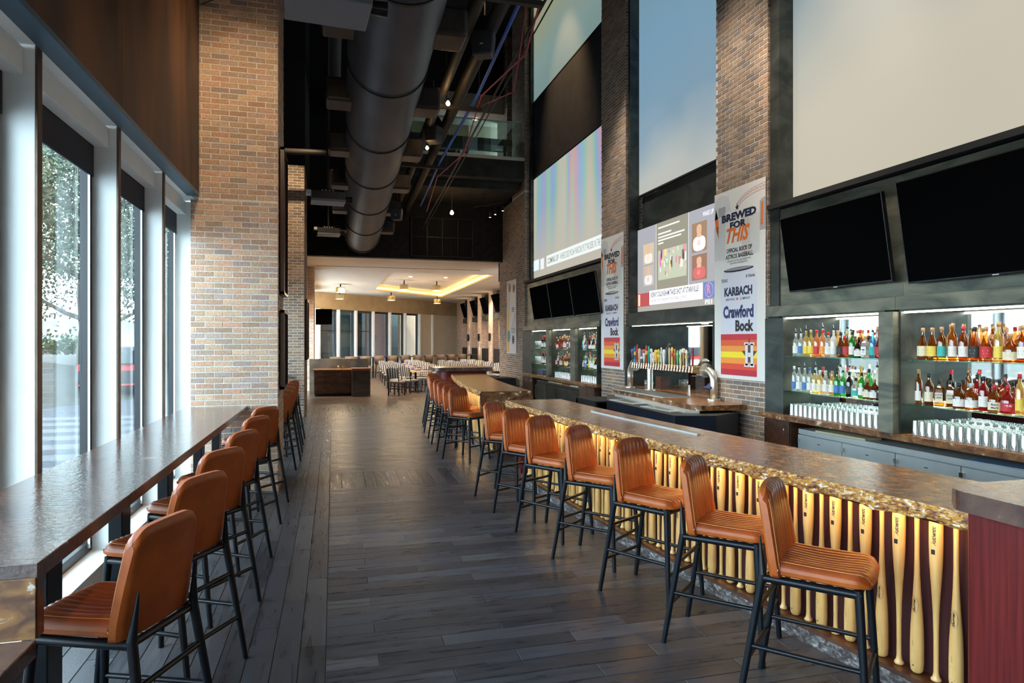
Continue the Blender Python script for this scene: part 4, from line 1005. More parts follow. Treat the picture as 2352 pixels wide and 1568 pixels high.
b=MB(); b.box(4.75,5.5,11.6,12.6,.70,.73,M['black']); b.box(4.75,5.5,12.5,12.6,0,.7,M['black']); b.box(4.75,4.8,11.6,12.6,0,.7,M['black']); tag(b.build('steel_table',bevel=.004),'low black prep table between the grey refrigerator and the tap counter','table')
# low black box by the wide brick column
b=MB(); b.box(4.9,5.7,16.6,19.0,.0,.82,M['black']) if False else b.box(4.85,5.6,20.2,21.1,0,.70,M['black']); tag(b.build('service_cart',bevel=.01),'black service cart standing before the wide brick column','cart')

# tap tower
r=thing('tap_tower','satin steel beer tap tower with a long row of coloured handles','beer tap tower',(0,0,0))
px,py=5.62,9.36; ZB=1.40
# support pipes
def flange(b,c,d,R0,t,m,n=24):
    c=Vector(c);d=Vector(d).normalized(); b.tube(c-d*t/2,c+d*t/2,R0,R0,m,n)
    a=d.orthogonal().normalized(); e=d.cross(a)
    for i in range(8): q=c+(a*math.cos(i*PI/4)+e*math.sin(i*PI/4))*R0*.82; b.tube(q-d*t,q+d*t,.007,.007,M['chrome'],8)
y1,y2=9.34,11.75; xh=5.66
def elbow(b,y_end,sgn):
    pts=[(xh,y_end,TC+.01),(xh,y_end,ZB-.22)]
    for i in range(1,9): t=i/8*PI/2; pts.append((xh,y_end+sgn*.18*(1-math.cos(t)),ZB-.18+.18*math.sin(t)))
    pts.append((xh,y_end+sgn*.22,ZB)); b.path(pts,.058,M['stainless_pipe'],20)
b=MB(); elbow(b,9.02,1); flange(b,(xh,9.02,TC+.01),(0,0,1),.105,.018,M['stainless_pipe']); flange(b,(xh,9.24,ZB),(0,1,0),.115,.022,M['stainless_pipe']); b.box(xh-.062,xh-.055,9.0,9.03,1.12,1.16,M['ink']); b.build('elbow_pipe',r)
b=MB(); elbow(b,12.0,-1); flange(b,(xh,12.0,TC+.01),(0,0,1),.105,.018,M['stainless_pipe']); flange(b,(xh,11.78,ZB),(0,1,0),.115,.022,M['stainless_pipe']); b.build('elbow_pipe',r)
b=MB(); b.tube((xh,11.15,TC),(xh,11.15,ZB),.055,.055,M['stainless_pipe'],20); flange(b,(xh,11.15,TC+.01),(0,0,1),.10,.016,M['stainless_pipe']); b.build('support_pipe',r)
b=MB(); b.tube((xh,9.24,ZB),(xh,11.78,ZB),.062,.062,M['brass'],22); b.build('header_pipe',r)
hc=[(.05,.05,.06),(.03,.22,.40),(.62,.03,.03),(.78,.50,.22),(.03,.10,.45),(.80,.74,.55),(.45,.07,.03),(.05,.38,.28),(.78,.76,.70),(.80,.62,.45),(.85,.45,.08),(.55,.50,.05),(.62,.62,.60),(.82,.80,.74),(.05,.06,.10),(.75,.55,.25),(.82,.66,.12),(.70,.18,.10),(.10,.45,.20),(.80,.70,.50),(.70,.30,.05),(.88,.84,.75),(.08,.08,.10),(.35,.05,.05)]
rt=random.Random(21)
for i in range(24):
    y=11.62-i*.095; b=MB()
    b.tube((xh-.05,y,ZB),(xh-.13,y,ZB-.005),.012,.012,M['chrome'],10); b.tube((xh-.125,y,ZB+.03),(xh-.138,y,ZB-.045),.012,.009,M['chrome'],10); b.tube((xh-.125,y,ZB+.02),(xh-.125,y,ZB+.055),.014,.010,M['chrome'],10)
    tp=b.build('faucet',r)
    c=hc[i]; hgt=rt.uniform(.20,.33); w=rt.uniform(.016,.028); k=i%5; b=MB(); zb=ZB+.055; m1=flat(c,.35); m2=flat(rt.choice([(.8,.75,.6),(.7,.1,.08),(.05,.12,.35),(.85,.6,.1),(.05,.05,.05)]),.35)
    x0=xh-.125
    if k==0:
        b.lathe([(.008,0),(.012,.03),(w*.9,hgt*.55),(w,hgt*.8),(w*.5,hgt*.97),(0,hgt)],m1,14,(x0,y,zb)); b.tube((x0-.02,y,zb+hgt+.0),(x0+.015,y,zb+hgt+.0),.036,.036,m2,18)
    elif k==1:
        b.prism([(x0-.01,y-w*.6),(x0+.01,y-w*.6),(x0+.01,y+w*.6),(x0-.01,y+w*.6)],zb,zb+hgt*.95,m1); b.prism([(x0-.012,y-w),(x0+.012,y-w),(x0+.012,y+w),(x0-.012,y+w)],zb+hgt*.55,zb+hgt*.8,m2); b.lathe([(w,0),(w*.4,.05),(0,.06)],m1,12,(x0,y,zb+hgt*.95))
    elif k==2:
        b.lathe([(.010,0),(.016,.05),(.018,hgt*.7),(.024,hgt*.74),(.013,hgt*.85),(.012,hgt*1.1),(0,hgt*1.14)],m1,12,(x0,y,zb)); b.box(x0-.021,x0-.017,y-.010,y+.010,zb+.05,zb+hgt*.6,m2)
    elif k==3:
        P=[(-.35,0),(.35,0),(.9,.55),(1,.85),(.5,1),(-.5,1),(-1,.85),(-.9,.55)]
        b.add([(x0-.011,y+a*w*1.3,zb+z*hgt) for a,z in P]+[(x0+.011,y+a*w*1.3,zb+z*hgt) for a,z in P],[tuple(range(8))[::-1],tuple(range(8,16))]+[(j,(j+1)%8,8+(j+1)%8,8+j) for j in range(8)],m1)
        b.tube((x0-.014,y,zb+hgt*.75),(x0-.010,y,zb+hgt*.75),w*.9,w*.9,m2,14)
    else:
        b.lathe([(.010,0),(w*.8,.02),(w*1.05,hgt*.35),(w*.7,hgt*.6),(w*1.1,hgt*.82),(w*.6,hgt),(0,hgt*1.02)],m1,12,(x0,y,zb)); b.lathe([(w*1.07,-.02),(w*1.1,.02)],m2,12,(x0,y,zb+hgt*.4))
    b.build('tap_handle',tp)
b=MB(); b.box(5.10,5.62,9.6,11.6,TC,TC+.012,M['stainless']); 
for i in range(20): b.box(5.12,5.6,9.63+i*.1,9.66+i*.1,TC+.012,TC+.015,M['darksteel'])
tag(b.build('drip_tray'),'long stainless drip tray under the beer taps','tray')
r=thing('payment_terminal','tilted tablet till with a blue screen beside the tap tower pipe','tablet',(6.15,9.85,TC)); b=MB(); b.tube((0,0,0),(0,0,.12),.05,.02,M['black'],14); b.obox((0,0,.16),.02,.30,.2,0,M['black'],R_(55)); b.build('stand',r); b=MB(); b.obox((-.012,0,.168),.004,.27,.17,0,em(lin(90,95,160),.5),R_(55)); b.build('screen',r)
b=MB(); b.box(5.95,6.15,11.3,11.5,TC,TC+.24,M['cabwood']); tag(b.build('caddy',bevel=.004),'dark wooden caddy box on the tap counter between the pipes','box')
for i in range(4):
    b=MB(); b.lathe([(0,0),(.03,0),(.038,.14),(.036,.14),(.028,.004),(0,.004)],M['tumbler'],14); o=b.build('pint_glass',loc=(6.0+.08*(i%2),11.9+.09*(i//2),TC)); tag(o,'clear pint glass standing at the left end of the tap counter','glass','glasses by the taps')

# ------------------------------------------------------------------ bottles
SH={ # body profiles (r,z), total height, neck radius
 'round':([(0,0),(.036,0),(.038,.006),(.038,.17),(.034,.19),(.016,.225),(.0135,.24),(.0135,.285)],.285,.0135),
 'tall':([(0,0),(.034,0),(.036,.006),(.036,.20),(.030,.225),(.014,.25),(.0125,.315)],.315,.0125),
 'wide':([(0,0),(.050,0),(.052,.008),(.052,.10),(.046,.135),(.020,.165),(.0145,.18),(.0145,.22)],.22,.0145),
 'slim':([(0,0),(.030,0),(.031,.005),(.031,.21),(.022,.24),(.012,.26),(.012,.32)],.32,.012),
 'bell':([(0,0),(.040,0),(.046,.02),(.044,.10),(.030,.16),(.018,.20),(.014,.225),(.014,.28)],.28,.014)}
def sq(b,s,h,neck,m):
    w=s; P=[(-w,-w),(w,-w),(w,w),(-w,w)]; rings=[]
    for z,k in ((0,.95),(.006,1),(h*.66,1),(h*.72,.9),(h*.80,neck/w),(h,neck/w)):
        n=16; rings.append([(w*k*math.copysign(min(1,abs(math.cos(t)*1.25)),math.cos(t)),w*k*math.copysign(min(1,abs(math.sin(t)*1.25)),math.sin(t)),z) for t in [2*PI*i/n+PI/16 for i in range(n)]])
    for a,c in zip(rings[:-1],rings[1:]): b.add(a+c,[(i,(i+1)%16,16+(i+1)%16,16+i) for i in range(16)],m,False)
LIQ={'clear':((.90,.95,.95),(.85,.90,.90),.22),'amber':((.72,.36,.10),(.36,.13,.02),.26),'gold':((.98,.86,.45),(.85,.66,.25),.30),'green':((.25,.80,.30),(.04,.35,.08),.50),
     'dark':((.12,.06,.04),(.03,.015,.01),.85),'red':((.75,.12,.08),(.40,.03,.03),.5),'orange':((1,.6,.3),(.85,.38,.15),.45),'white':((1,1,1),(.85,.83,.78),.95),'brown':((.50,.20,.06),(.22,.07,.015),.45),'blue':((.35,.70,.95),(.10,.35,.60),.45)}
LM={k:glassy('bottle_'+k,*v[:2],v[2],.10,.04) for k,v in LIQ.items()}
PROTO={}
CAPC={'black':(.02,.02,.02),'red':(.55,.02,.03),'cork':(.50,.28,.13),'blue':(.05,.15,.45),'white':(.8,.8,.78),'gold':(.6,.42,.12),'steel':(.6,.6,.6)}
LABC={'white':(.82,.80,.75),'cream':(.80,.72,.52),'black':(.03,.03,.03),'red':(.55,.03,.04),'yellow':(.85,.65,.10),'blue':(.06,.20,.50),'teal':(.05,.45,.40),'orange':(.85,.35,.08)}
def bottle_proto(shape,liq,cap,lab,pour=False,txt=None):
    k=(shape,liq,cap,lab,pour,txt)
    if k in PROTO: return PROTO[k],True
    b=MB()
    if shape=='square': h,rn,rb=.235,.0135,.037; sq(b,.037,h,rn,LM[liq])
    else:
        pr,h,rn=SH[shape]; rb=max(p[0] for p in pr); b.lathe(pr,LM[liq],16)
    o=b.build('liquor_bottle'); 
    b=MB(); mc=flat(CAPC[cap],.4)
    if pour: b.tube((0,0,h),(0,0,h+.02),rn+.001,rn,M['black'],10); b.tube((0,0,h+.02),(-.012,0,h+.065),.004,.003,M['chrome'],8)
    else: b.lathe([(rn+.0015,-.03),(rn+.0025,-.03),(rn+.0025,.008),(0,.010)],mc,12,(0,0,h))
    b.build('cap',o)
    b=MB(); ml=flat(LABC[lab],.6); z0,z1=(.035,.125) if shape!='wide' else (.02,.085)
    if shape=='square':
        b.box(-rb-.0012,-rb-.0002,-.030,.030,z0,z1,ml); f=lambda u,v:(-rb-.0018,-u,v)
    else:
        b.lathe([(rb+.0006,z0),(rb+.0006,z1)],ml,14,a0=PI-1.15,a1=PI+1.15); f=lambda u,v:((rb+.0012)*math.cos(PI+u/rb),(rb+.0012)*math.sin(PI+u/rb),v)
    ink=M['ink'] if lab not in('black','red','blue') else M['paper']
    if txt: 
        hgt=.018
        for i,tt in enumerate(txt.split('|')): text(b,tt,ink,f,-.026,z1-.028-.026*i,.052,hgt,0,.02)
    else: rect2(b,-.018,.018,z0+.05,z0+.062,ink,f); rect2(b,-.013,.013,z0+.03,z0+.035,ink,f)
    b.build('bottle_label',o)
    PROTO[k]=o; return o,False
def put_bottle(spec,loc,label,group,sc=1):
    spec=tuple(spec)+(False,None)[len(spec)-4:]
    o,seen=bottle_proto(*spec)
    if seen: o=dup(o,loc)
    o.location=loc; o.scale=(sc,sc,sc); o.rotation_euler=(0,0,R_(random.uniform(8,42))); tag(o,label,'bottle',group); return o
def desc(s):
    shape={'round':'round','tall':'tall','wide':'squat','slim':'slim','bell':'bell-shaped','square':'square'}[s[0]]
    liq={'clear':'clear','amber':'amber','gold':'golden','green':'green','dark':'dark','red':'red','orange':'orange','white':'milky','brown':'brown','blue':'blue'}[s[1]]
    top='metal pourer' if len(s)>4 and s[4] else s[2]+' cap'
    return '%s %s bottle, %s, %s label'%(shape,liq,top,s[3])
A_top=[('round','clear','black','white',True),('round','clear','black','blue',True),('tall','gold','black','yellow',True),('tall','gold','gold','yellow'),('tall','orange','red','red'),('tall','orange','red','orange'),('round','clear','red','white'),('tall','white','black','white',True),('bell','brown','black','black'),('bell','amber','gold','red'),('round','green','green' if 0 else 'black','white'),('wide','dark','black','white'),('square','clear','gold','white'),('round','blue','black','teal',True),('bell','red','red','red')]
A_low=[('slim','clear','white','blue'),('tall','clear','black','white',True),('tall','clear','blue','blue',True),('tall','clear','blue','white'),('round','gold','black','white'),('round','gold','white','cream'),('round','clear','steel','white'),('round','gold','cork','white'),('round','green','black','blue'),('round','green','black','blue',True),('round','dark','black','black'),('wide','clear','black','teal'),('round','green','black','white'),('wide','brown','cork','cream'),('wide','brown','cork','white'),('wide','dark','black','black')]
B_top=[('bell','amber','cork','cream'),('bell','amber','cork','yellow'),('round','amber','cork','teal'),('tall','amber','cork','white'),('round','amber','red','white'),('bell','amber','black','black'),('bell','amber','cork','red'),('tall','gold','cork','yellow'),('wide','amber','cork','cream'),('round','amber','cork','white'),('tall','clear','cork','red'),('square','amber','cork','black')]
B_low=[('slim','amber','cork','white'),('round','brown','black','cream'),('square','amber','black','cream',False,'KNOB|CREEK'),('square','amber','black','cream',False,'KNOB|CREEK'),('wide','brown','black','white'),('wide','amber','steel','white'),('round','red','black','white'),('wide','amber','red','cream',False,'Makers|Mark'),('wide','red','red','red',False,'46'),('slim','gold','red','yellow'),('round','amber','red','white'),('tall','dark','red','black')]
def shelf(specs,y0,y1,z,x,where,grp,sc=1,rev=True):
    n=len(specs)
    for i,s in enumerate(specs):
        y=y1-(y1-y0)*i/(n-1); put_bottle(s,(x+random.uniform(-.01,.01),y,z),desc(s)+', %s from left, %s'%(ORD[i] if i<20 else 'last',where),grp,sc)
shelf(A_top,5.93,7.28,1.6685,5.76,'near left upper shelf','bottles on the near left upper shelf',1.02)
shelf(A_low,5.90,7.30,1.2155,5.76,'near left lower shelf','bottles on the near left lower shelf',.98)
shelf(B_top,4.16,5.40,1.6685,5.78,'near right upper shelf','bottles on the near right upper shelf',1.12)
shelf(B_low,4.18,5.44,1.2155,5.78,'near right lower shelf','bottles on the near right lower shelf',1.08)
allp=A_top+A_low+B_top+B_low
rb=random.Random(5)
def back(y0,y1,n,z,where,grp,x=5.92,sc=1.1,pool=allp):
    shelf([rb.choice(pool) for _ in range(n)],y0,y1,z,x,where,grp,sc)
back(6.0,7.1,10,1.6685,'back of near left upper shelf','back row bottles, near left upper shelf')
back(6.0,7.1,10,1.2155,'back of near left lower shelf','back row bottles, near left lower shelf')
back(4.25,5.2,8,1.6685,'back of near right upper shelf','back row bottles, near right upper shelf',pool=B_top)
back(4.25,5.2,8,1.2155,'back of near right lower shelf','back row bottles, near right lower shelf',pool=B_low)
wine=[('slim','dark','red','white'),('tall','dark','red','white'),('tall','dark','red','cream'),('tall','dark','black','white'),('slim','dark','red','white')]
for (y0,y1,nm,pool) in ((17.2,17.95,'furthest bay',wine),(15.35,16.70,'middle bay',B_top+B_low[:6]),(13.9,14.75,'banner bay',A_top+A_low)):
    for z,zn in ((1.6685,'upper'),(1.2155,'lower')):
        n=7 if pool is wine else 12 if y0<15 else 13
        shelf([rb.choice(pool) for _ in range(n)],y0,y1,z,5.76,'%s shelf, %s'%(zn,nm),'bottles %s, %s shelf'%(nm,zn),1.08)
        if pool is not wine: shelf([rb.choice(pool) for _ in range(n-4)],y0,y1,z,5.92,'back of %s shelf, %s'%(zn,nm),'back row bottles %s, %s shelf'%(nm,zn),1.15)
# tumblers
tp=MB(); tp.lathe([(0,.150),(.030,.150),(.031,.146),(.038,.004),(.0385,0),(.0365,.0),(.0355,.004),(.0285,.138),(0,.138)],M['tumbler'],14)
tum=[tp.build('pint_glass')]
def glasses(y0,y1,n,rows,lab,grp,x0=5.74,dz=0):
    for rr in range(rows):
        for i in range(n):
            y=y1-(y1-y0)*i/(n-1); l=(x0+rr*.080,y,.9015+dz)
            if tum: o=tum.pop(); o.location=l
            else: o=GL.copy(); COL.objects.link(o); o.location=l
            globals()['GL']=o; tag(o,lab,'glass',grp)
glasses(5.86,7.32,18,4,'upturned clear pint glass in the rows left of the near steel post','upturned glasses, near left')
glasses(4.0,5.44,18,4,'upturned clear pint glass in the rows right of the near steel post','upturned glasses, near right')
glasses(15.3,16.75,15,2,'upside down clear pint glass in the middle bay of the far back counter','upturned glasses, far middle')
glasses(13.85,14.8,10,2,'upside down clear pint glass on the far back counter beside the poster column','upturned glasses, far right')
tw=MB(); tw.lathe([(0,0),(.032,0),(.030,.003),(.005,.006),(.004,.075),(.02,.10),(.036,.14),(.030,.20)],M['tumbler'],12); W0=tw.build('wine_glass')
first=True
for z,zn in ((1.6685,'upper'),(1.2155,'lower')):
    for i in range(8):
        l=(5.76+.10*(i%2),18.1+.09*(i//1)*.9,z)
        if first: o=W0; first=False
        else: o=W0.copy(); COL.objects.link(o)
        o.location=l; tag(o,'stemmed wine glass at the left of the %s shelf in the furthest bay'%zn,'glass','wine glasses, %s shelf'%zn)
b=MB(); b.obox((5.85,18.25,.98),.16,.5,.15,0,flat((.03,.08,.18),.4)); tag(b.build('card_machine',bevel=.01),'dark blue machine standing at the left end of the far back counter','machine')
b=MB(); b.box(6.0,6.05,17.2,17.75,.9,1.15,flat((.5,.3,.18),.5)); tag(b.build('menu_board'),'warm toned picture board leaning in the furthest bay','board')

# ------------------------------------------------------------------ posters (flat vinyl banners)
def poster(y_left,y_right,z0,z1,label,x):
    r=thing('column_banner',label,'banner',(x,(y_left+y_right)/2,z0)); Wd=y_left-y_right; Hh=z1-z0
    b=MB(); b.box(-.006,.0,-Wd/2,Wd/2,0,Hh,flat((.72,.71,.68),.6)); b.build('vinyl_sheet',r)
    def lay(d): return lambda u,v:(-.006-d,Wd/2-u*Wd,v*Hh)
    L1,L2,L3,L4=lay(.001),lay(.002),lay(.003),lay(.004)
    b=MB(); navy=flat((.012,.022,.06),.5); org=flat((.80,.17,.02),.5); grey=flat((.50,.51,.52),.6); blk=flat((.02,.02,.022),.5); can=flat((.66,.66,.74),.4)
    # sky, arches, towers
    poly2(b,[(.0,.86),(.35,.89),(.30,.97),(.12,.985),(.0,.96)],flat((.60,.61,.62),.6),L1)
    red=flat((.65,.28,.24),.6)
    def arch(rx,ry):
        pts=[(1-rx*math.cos(t),.885+ry*math.sin(t)) for t in [i*PI/2/14 for i in range(15)]]
        for a,c in zip(pts[:-1],pts[1:]): poly2(b,[(a[0],a[1]),(c[0],c[1]),(c[0],c[1]+.0022),(a[0],a[1]+.0022)],red,L1)
        return pts
    P1=arch(.56,.088);P2=arch(.50,.058); arch(.54,.075)
    for a,c in zip(P1,P2[1:]): poly2(b,[(a[0],a[1]),(a[0]+.004,a[1]),(c[0]+.004,c[1]),(c[0],c[1])],red,L1)
    for a,c in zip(P1[1:],P2): poly2(b,[(a[0],a[1]),(a[0]+.004,a[1]),(c[0]+.004,c[1]),(c[0],c[1])],red,L1)
    poly2(b,[(.03,.92),(.085,.86),(.09,.80),(.09,.755),(.04,.80),(.01,.86)],org,L1)
    for i in range(38): rect2(b,.0 if i>12 else .09,.235,.915-i*.0075,.918-i*.0075,grey,L1)
    for i in range(30): rect2(b,.57,.72,.83-i*.0068,.8325-i*.0068,flat((.55,.42,.33),.6),L1); rect2(b,.72,.90,.835-i*.0068,.8365-i*.0068,grey,L1)
    poly2(b,[(.90,.745),(1,.745),(1,.905),(.94,.90),(.90,.89)],flat((.38,.40,.42),.6),L1); poly2(b,[(.915,.77),(.955,.77),(.96,.885),(.93,.885)],org,L2)
    star2(b,.475,.895,.042,.018,blk,lambda u,v:L2(.475+(u-.475),.895+(v-.895)*.42),tall=1.5)
    text(b,'BREWED',navy,L2,.16,.832,.68,.042,0,.055); text(b,'FOR',navy,L2,.33,.788,.32,.038,0,.055)
    text(b,'THIS',org,L3,.26,.716,.46,.080,.35,.03)
    text(b,'OFFICIAL BOCK OF',blk,L2,.26,.664,.50,.024,0,.03); text(b,'ASTROS BASEBALL',blk,L2,.24,.632,.54,.024,0,.03)
    text(b,'A PORTION OF PROCEEDS BENEFITING',blk,L2,.27,.616,.47,.0085); text(b,'THE ASTROS FOUNDATION',blk,L2,.33,.603,.34,.0085)
    # can
    c0,c1=.14,.85
    poly2(b,[(c0,.02),(c1,.02),(c1,.515),(.79,.565),(.20,.565),(c0,.515)],can,L1)
    rim=flat((.10,.10,.13),.2,.8); n=18
    P=[(.495+.295*math.cos(2*PI*i/n),.572+.012*math.sin(2*PI*i/n)) for i in range(n)]; poly2(b,P,rim,L2)
    P=[(.495+.27*math.cos(2*PI*i/n),.575+.007*math.sin(2*PI*i/n)) for i in range(n)]; poly2(b,P,flat((.6,.6,.66),.2,.6),L3)
    text(b,'TEXAS',blk,L2,.15,.512,.13,.018,.1,.02); text(b,'A Home',blk,L2,.64,.522,.17,.018,.1,.02)
    text(b,'KARBACH',navy,L2,.215,.435,.55,.048,0,.05); text(b,'BREWING',blk,L2,.25,.412,.18,.013,0,.01); star2(b,.475,.419,.026,.011,flat((.6,.05,.04),.5),lambda u,v:L2(u,.419+(v-.419)*.40)); text(b,'COMPANY',blk,L2,.53,.412,.20,.013,0,.01)
    text(b,'Crawford',flat((.02,.03,.12),.5),L2,.19,.318,.60,.068,0,.05); text(b,'Bock',blk,L2,.44,.248,.35,.060,0,.05)
    cols=[(.55,.015,.03),(.72,.10,.02),(.85,.30,.04),(.90,.72,.02),(.85,.30,.03),(.72,.06,.02),(.50,.01,.03)]; zz=.235; hb=.215/7
    for c in cols: rect2(b,c0,c1,zz-hb,zz,flat(c,.4),L2); zz-=hb
    star2(b,.71,.125,.15,.062,flat((.06,.03,.02),.5),lambda u,v:L3(u,.125+(v-.125)*.50),tall=1.3)
    wh=flat((.72,.71,.74),.5); rect2(b,.635,.685,.075,.185,wh,L4); rect2(b,.735,.785,.075,.185,wh,L4); rect2(b,.68,.74,.118,.140,wh,L4)
    for x in (.615,.715): rect2(b,x,x+.09,.178,.192,wh,L4); rect2(b,x,x+.09,.068,.084,wh,L4)
    b.build('printed_artwork',r)
poster(9.11,7.855,1.30,4.12,'large white beer banner with a striped can on the nearest right brick column',5.732)
poster(13.62,12.45,1.275,4.10,'smaller looking beer banner with a striped can on the second right brick column',5.732)
r=thing('column_banner','narrow tall banner with a ballplayer and yellow stripe on the wide far brick column','banner',(5.732,21.25,1.45)); Hh=2.44;Wd=1.22
b=MB(); b.box(-.006,0,-Wd/2,Wd/2,0,Hh,flat((.66,.62,.66),.6)); b.build('vinyl_sheet',r)
b=MB(); fx=lambda u,v:(-.008,Wd/2-u*Wd,v*Hh); fy=lambda u,v:(-.010,Wd/2-u*Wd,v*Hh)
rect2(b,.05,.26,.02,.60,flat((.70,.42,.04),.5),fx); poly2(b,[(.30,.30),(.60,.42),(.90,.60),(.95,.86),(.55,.90),(.35,.75)],flat((.80,.78,.80),.6),fx)
for cx,cy in ((.32,.90),(.75,.88)): poly2(b,[(cx+.13*math.cos(i*PI/6),cy+.06*math.sin(i*PI/6)) for i in range(12)],flat((.20,.09,.05),.6),fy)
text(b,'59',flat((.02,.02,.05),.5),fy,.55,.56,.25,.07,0,.04); text(b,'FRAMBER',M['ink'],fy,.5,.32,.4,.03); text(b,'VALDEZ',M['ink'],fy,.5,.28,.4,.03); 
poly2(b,[(.22+.17*math.cos(i*PI/8),.24+.085*math.sin(i*PI/8)) for i in range(16)],flat((.05,.25,.25),.5),fy); poly2(b,[(.7+.12*math.cos(i*PI/8),.19+.06*math.sin(i*PI/8)) for i in range(16)],M['ink'],fy)
text(b,'CENTRAL',M['ink'],fy,.1,.95,.3,.02); b.build('printed_artwork',r)
# framed jerseys on the sides of left columns
def frame(y0,y1,z0,z1,x,label):
    r=thing('framed_jersey',label,'picture',(x,(y0+y1)/2,z0)); h=(y1-y0)/2; b=MB(); t=.035
    for a in ((-h,-h+t,0,z1-z0),(h-t,h,0,z1-z0),(-h,h,0,t),(-h,h,z1-z0-t,z1-z0)): b.box(0,.05,*a,flat((.06,.03,.02),.35))
    b.build('picture_frame',r); b=MB(); b.box(0,.02,-h+t,h-t,t,z1-z0-t,flat((.012,.014,.025),.5)); 
    fn_=lambda u,v:(.022,u,v); Hq=z1-z0
    for s in (-1,1): poly2(b,[(s*.13,Hq*.25),(s*.155,Hq*.25),(s*.175,Hq*.72),(s*.08,Hq*.85),(s*.07,Hq*.82),(s*.145,Hq*.70)],flat((.6,.08,.04)),fn_)
    text(b,'HOUSTON',flat((.7,.7,.7)),fn_,-.11,Hq*.64,.22,.045); text(b,'7',flat((.7,.7,.7)),fn_,-.05,Hq*.40,.10,.15,.2,.03); b.build('jersey',r); return r
frame(8.78,9.5,1.25,2.25,-.642,'framed dark jersey on the side of the first left brick column, lower one')
frame(8.78,9.5,2.45,4.3,-.642,'tall framed picture above the jersey on the side of the first left brick column')
frame(17.2,18.3,1.4,2.9,-.662,'dark framed jersey on the side of the second left brick column')
tvset('wall_television','black television on the left, above the host stand',.66,.62,(-1.0,27.6,2.75),0); 
o=[x for x in COL.objects if x.name.startswith('wall_television') and x.get('label','').startswith('black television on the left')][0]; o.rotation_euler=(0,0,R_(72)); o.location=(-.35,27.0,2.82)

# ------------------------------------------------------------------ overhead: duct, pipes, speakers, projectors, balcony
r=thing('ventilation_duct','huge round dark grey ventilation duct running along the ceiling','duct',(0,0,0))
D0=Vector((.70,3.0,6.32)); D1=Vector((.92,22.5,5.35)); dv=(D1-D0).normalized(); rD=.58
def dpt(y): return D0+(D1-D0)*((y-D0.y)/(D1.y-D0.y))
b=MB(); b.tube(D0,D1,rD,rD,M['duct'],64); b.build('duct_pipe',r)
for y in (4.9,7.3,9.8,12.3,14.7,17.1,19.6,22.2):
    p=dpt(y); b=MB(); b.tube(p-dv*.02,p+dv*.02,rD+.018,rD+.018,M['ductbox'],64); b.tube(p-dv*.09,p-dv*.085,rD+.006,rD+.006,M['duct'],64); b.build('seam_ring',r)
for y in (6.1,8.6,11.0,13.4,15.8,18.2,20.6):
    for s in (1,-1):
        p=dpt(y); b=MB(); x0=p.x+s*rD*.8; x1=p.x+s*(rD+.33); b.box(min(x0,x1),max(x0,x1),y-.26,y+.26,p.z-.28,p.z+.10,M['ductbox']); b.build('outlet_box',r,bevel=.05,seg=3)
for i,(x,z,rr,l) in enumerate(((1.95,6.9,.10,'dark pipe running beside the big duct, the nearer one'),(2.35,7.0,.11,'dark pipe further right beside the big duct'),(-.02,9.6,.24,'smaller bluish round pipe high to the left of the big duct'))):
    b=MB(); b.tube((x,2,z),(x,22.4,z-.8 if i<2 else z),rr,rr,M['duct'] if i==2 else M['pole'],24); tag(b.build('ceiling_pipe'),l,'pipe')
b=MB(); b.path([(2.55,3,6.9),(2.52,8,6.7),(2.58,12,6.4),(2.5,16,6.2),(2.55,20,5.95)],.03,M['cableblue']); tag(b.build('cable'),'blue cable bundle running along the ceiling pipes','cable')
b=MB(); b.path([(2.75,3,7.0),(2.70,8,6.75),(2.78,9.5,6.15),(2.65,12,6.4),(2.72,14,5.9),(2.6,17,6.1),(2.6,19,5.6)],.014,M['cablered']); b.path([(2.8,9.5,6.9),(2.9,10.6,6.0),(2.7,13,6.5)],.010,M['cablered']); tag(b.build('cable'),'thin red cables looping beside the ceiling pipes','cable')
for y,l in ((5.2,'nearest'),(8.6,'second'),(12.4,'third'),(16.2,'furthest')):
    b=MB(); b.box(1.5,2.75,y-.04,y+.04,6.55-.04*(y-5),6.62-.04*(y-5),M['pole']); b.tube((1.6,y,6.55-.04*(y-5)),(1.6,y,H),.01,.01,M['pole'],6); b.tube((2.7,y,6.55-.04*(y-5)),(2.7,y,H),.01,.01,M['pole'],6)
    tag(b.build('pipe_hanger'),l+' steel cross channel holding up the ceiling pipes','bracket')
b=MB(); b.path([(2.95,2,7.3),(2.85,22,5.6)],.022,M['pole']); b.path([(3.05,2,7.3),(2.95,22,5.6)],.012,M['pole']); tag(b.build('lighting_track'),'thin dark lighting track along the ceiling to the right of the pipes','track')
def speaker(loc,s,rz,label):
    r=thing('ceiling_speaker',label,'speaker',loc,rz)
    b=MB(); P=[(-.16,-.20),(.16,-.20),(.20,.18),(-.20,.18)]; vs=[(-.13,a*s/1,z*s) for a,z in P]+[(.16,a*.8*s,z*.9*s) for a,z in P]
    b.add(vs,[(0,1,2,3)[::-1],(4,5,6,7)]+[(i,(i+1)%4,4+(i+1)%4,4+i) for i in range(4)],M['plastic']); b.build('speaker_box',r,bevel=.03,seg=3)
    b=MB(); n=16; pts=[(.0,.21*s*math.cos(i*PI/n),.18*s+.26*s*math.sin(i*PI/n)) for i in range(n+1)]; b.add([(-.02,y,z) for _,y,z in pts]+[(.0,y,z) for _,y,z in pts],[tuple(range(n+1)),tuple(range(n+1,2*n+2))[::-1]]+[(i,i+1,n+2+i,n+1+i) for i in range(n)],M['ductbox']); b.build('yoke',r)
    b=MB(); b.tube((0,0,.42*s),(0,0,1.2*s),.022,.022,M['pole'],10); b.build('pole',r)
    b=MB(); b.box(-.135,-.131,-.025,.025,-.05,-.035,M['paper']); b.build('maker_mark',r); return r
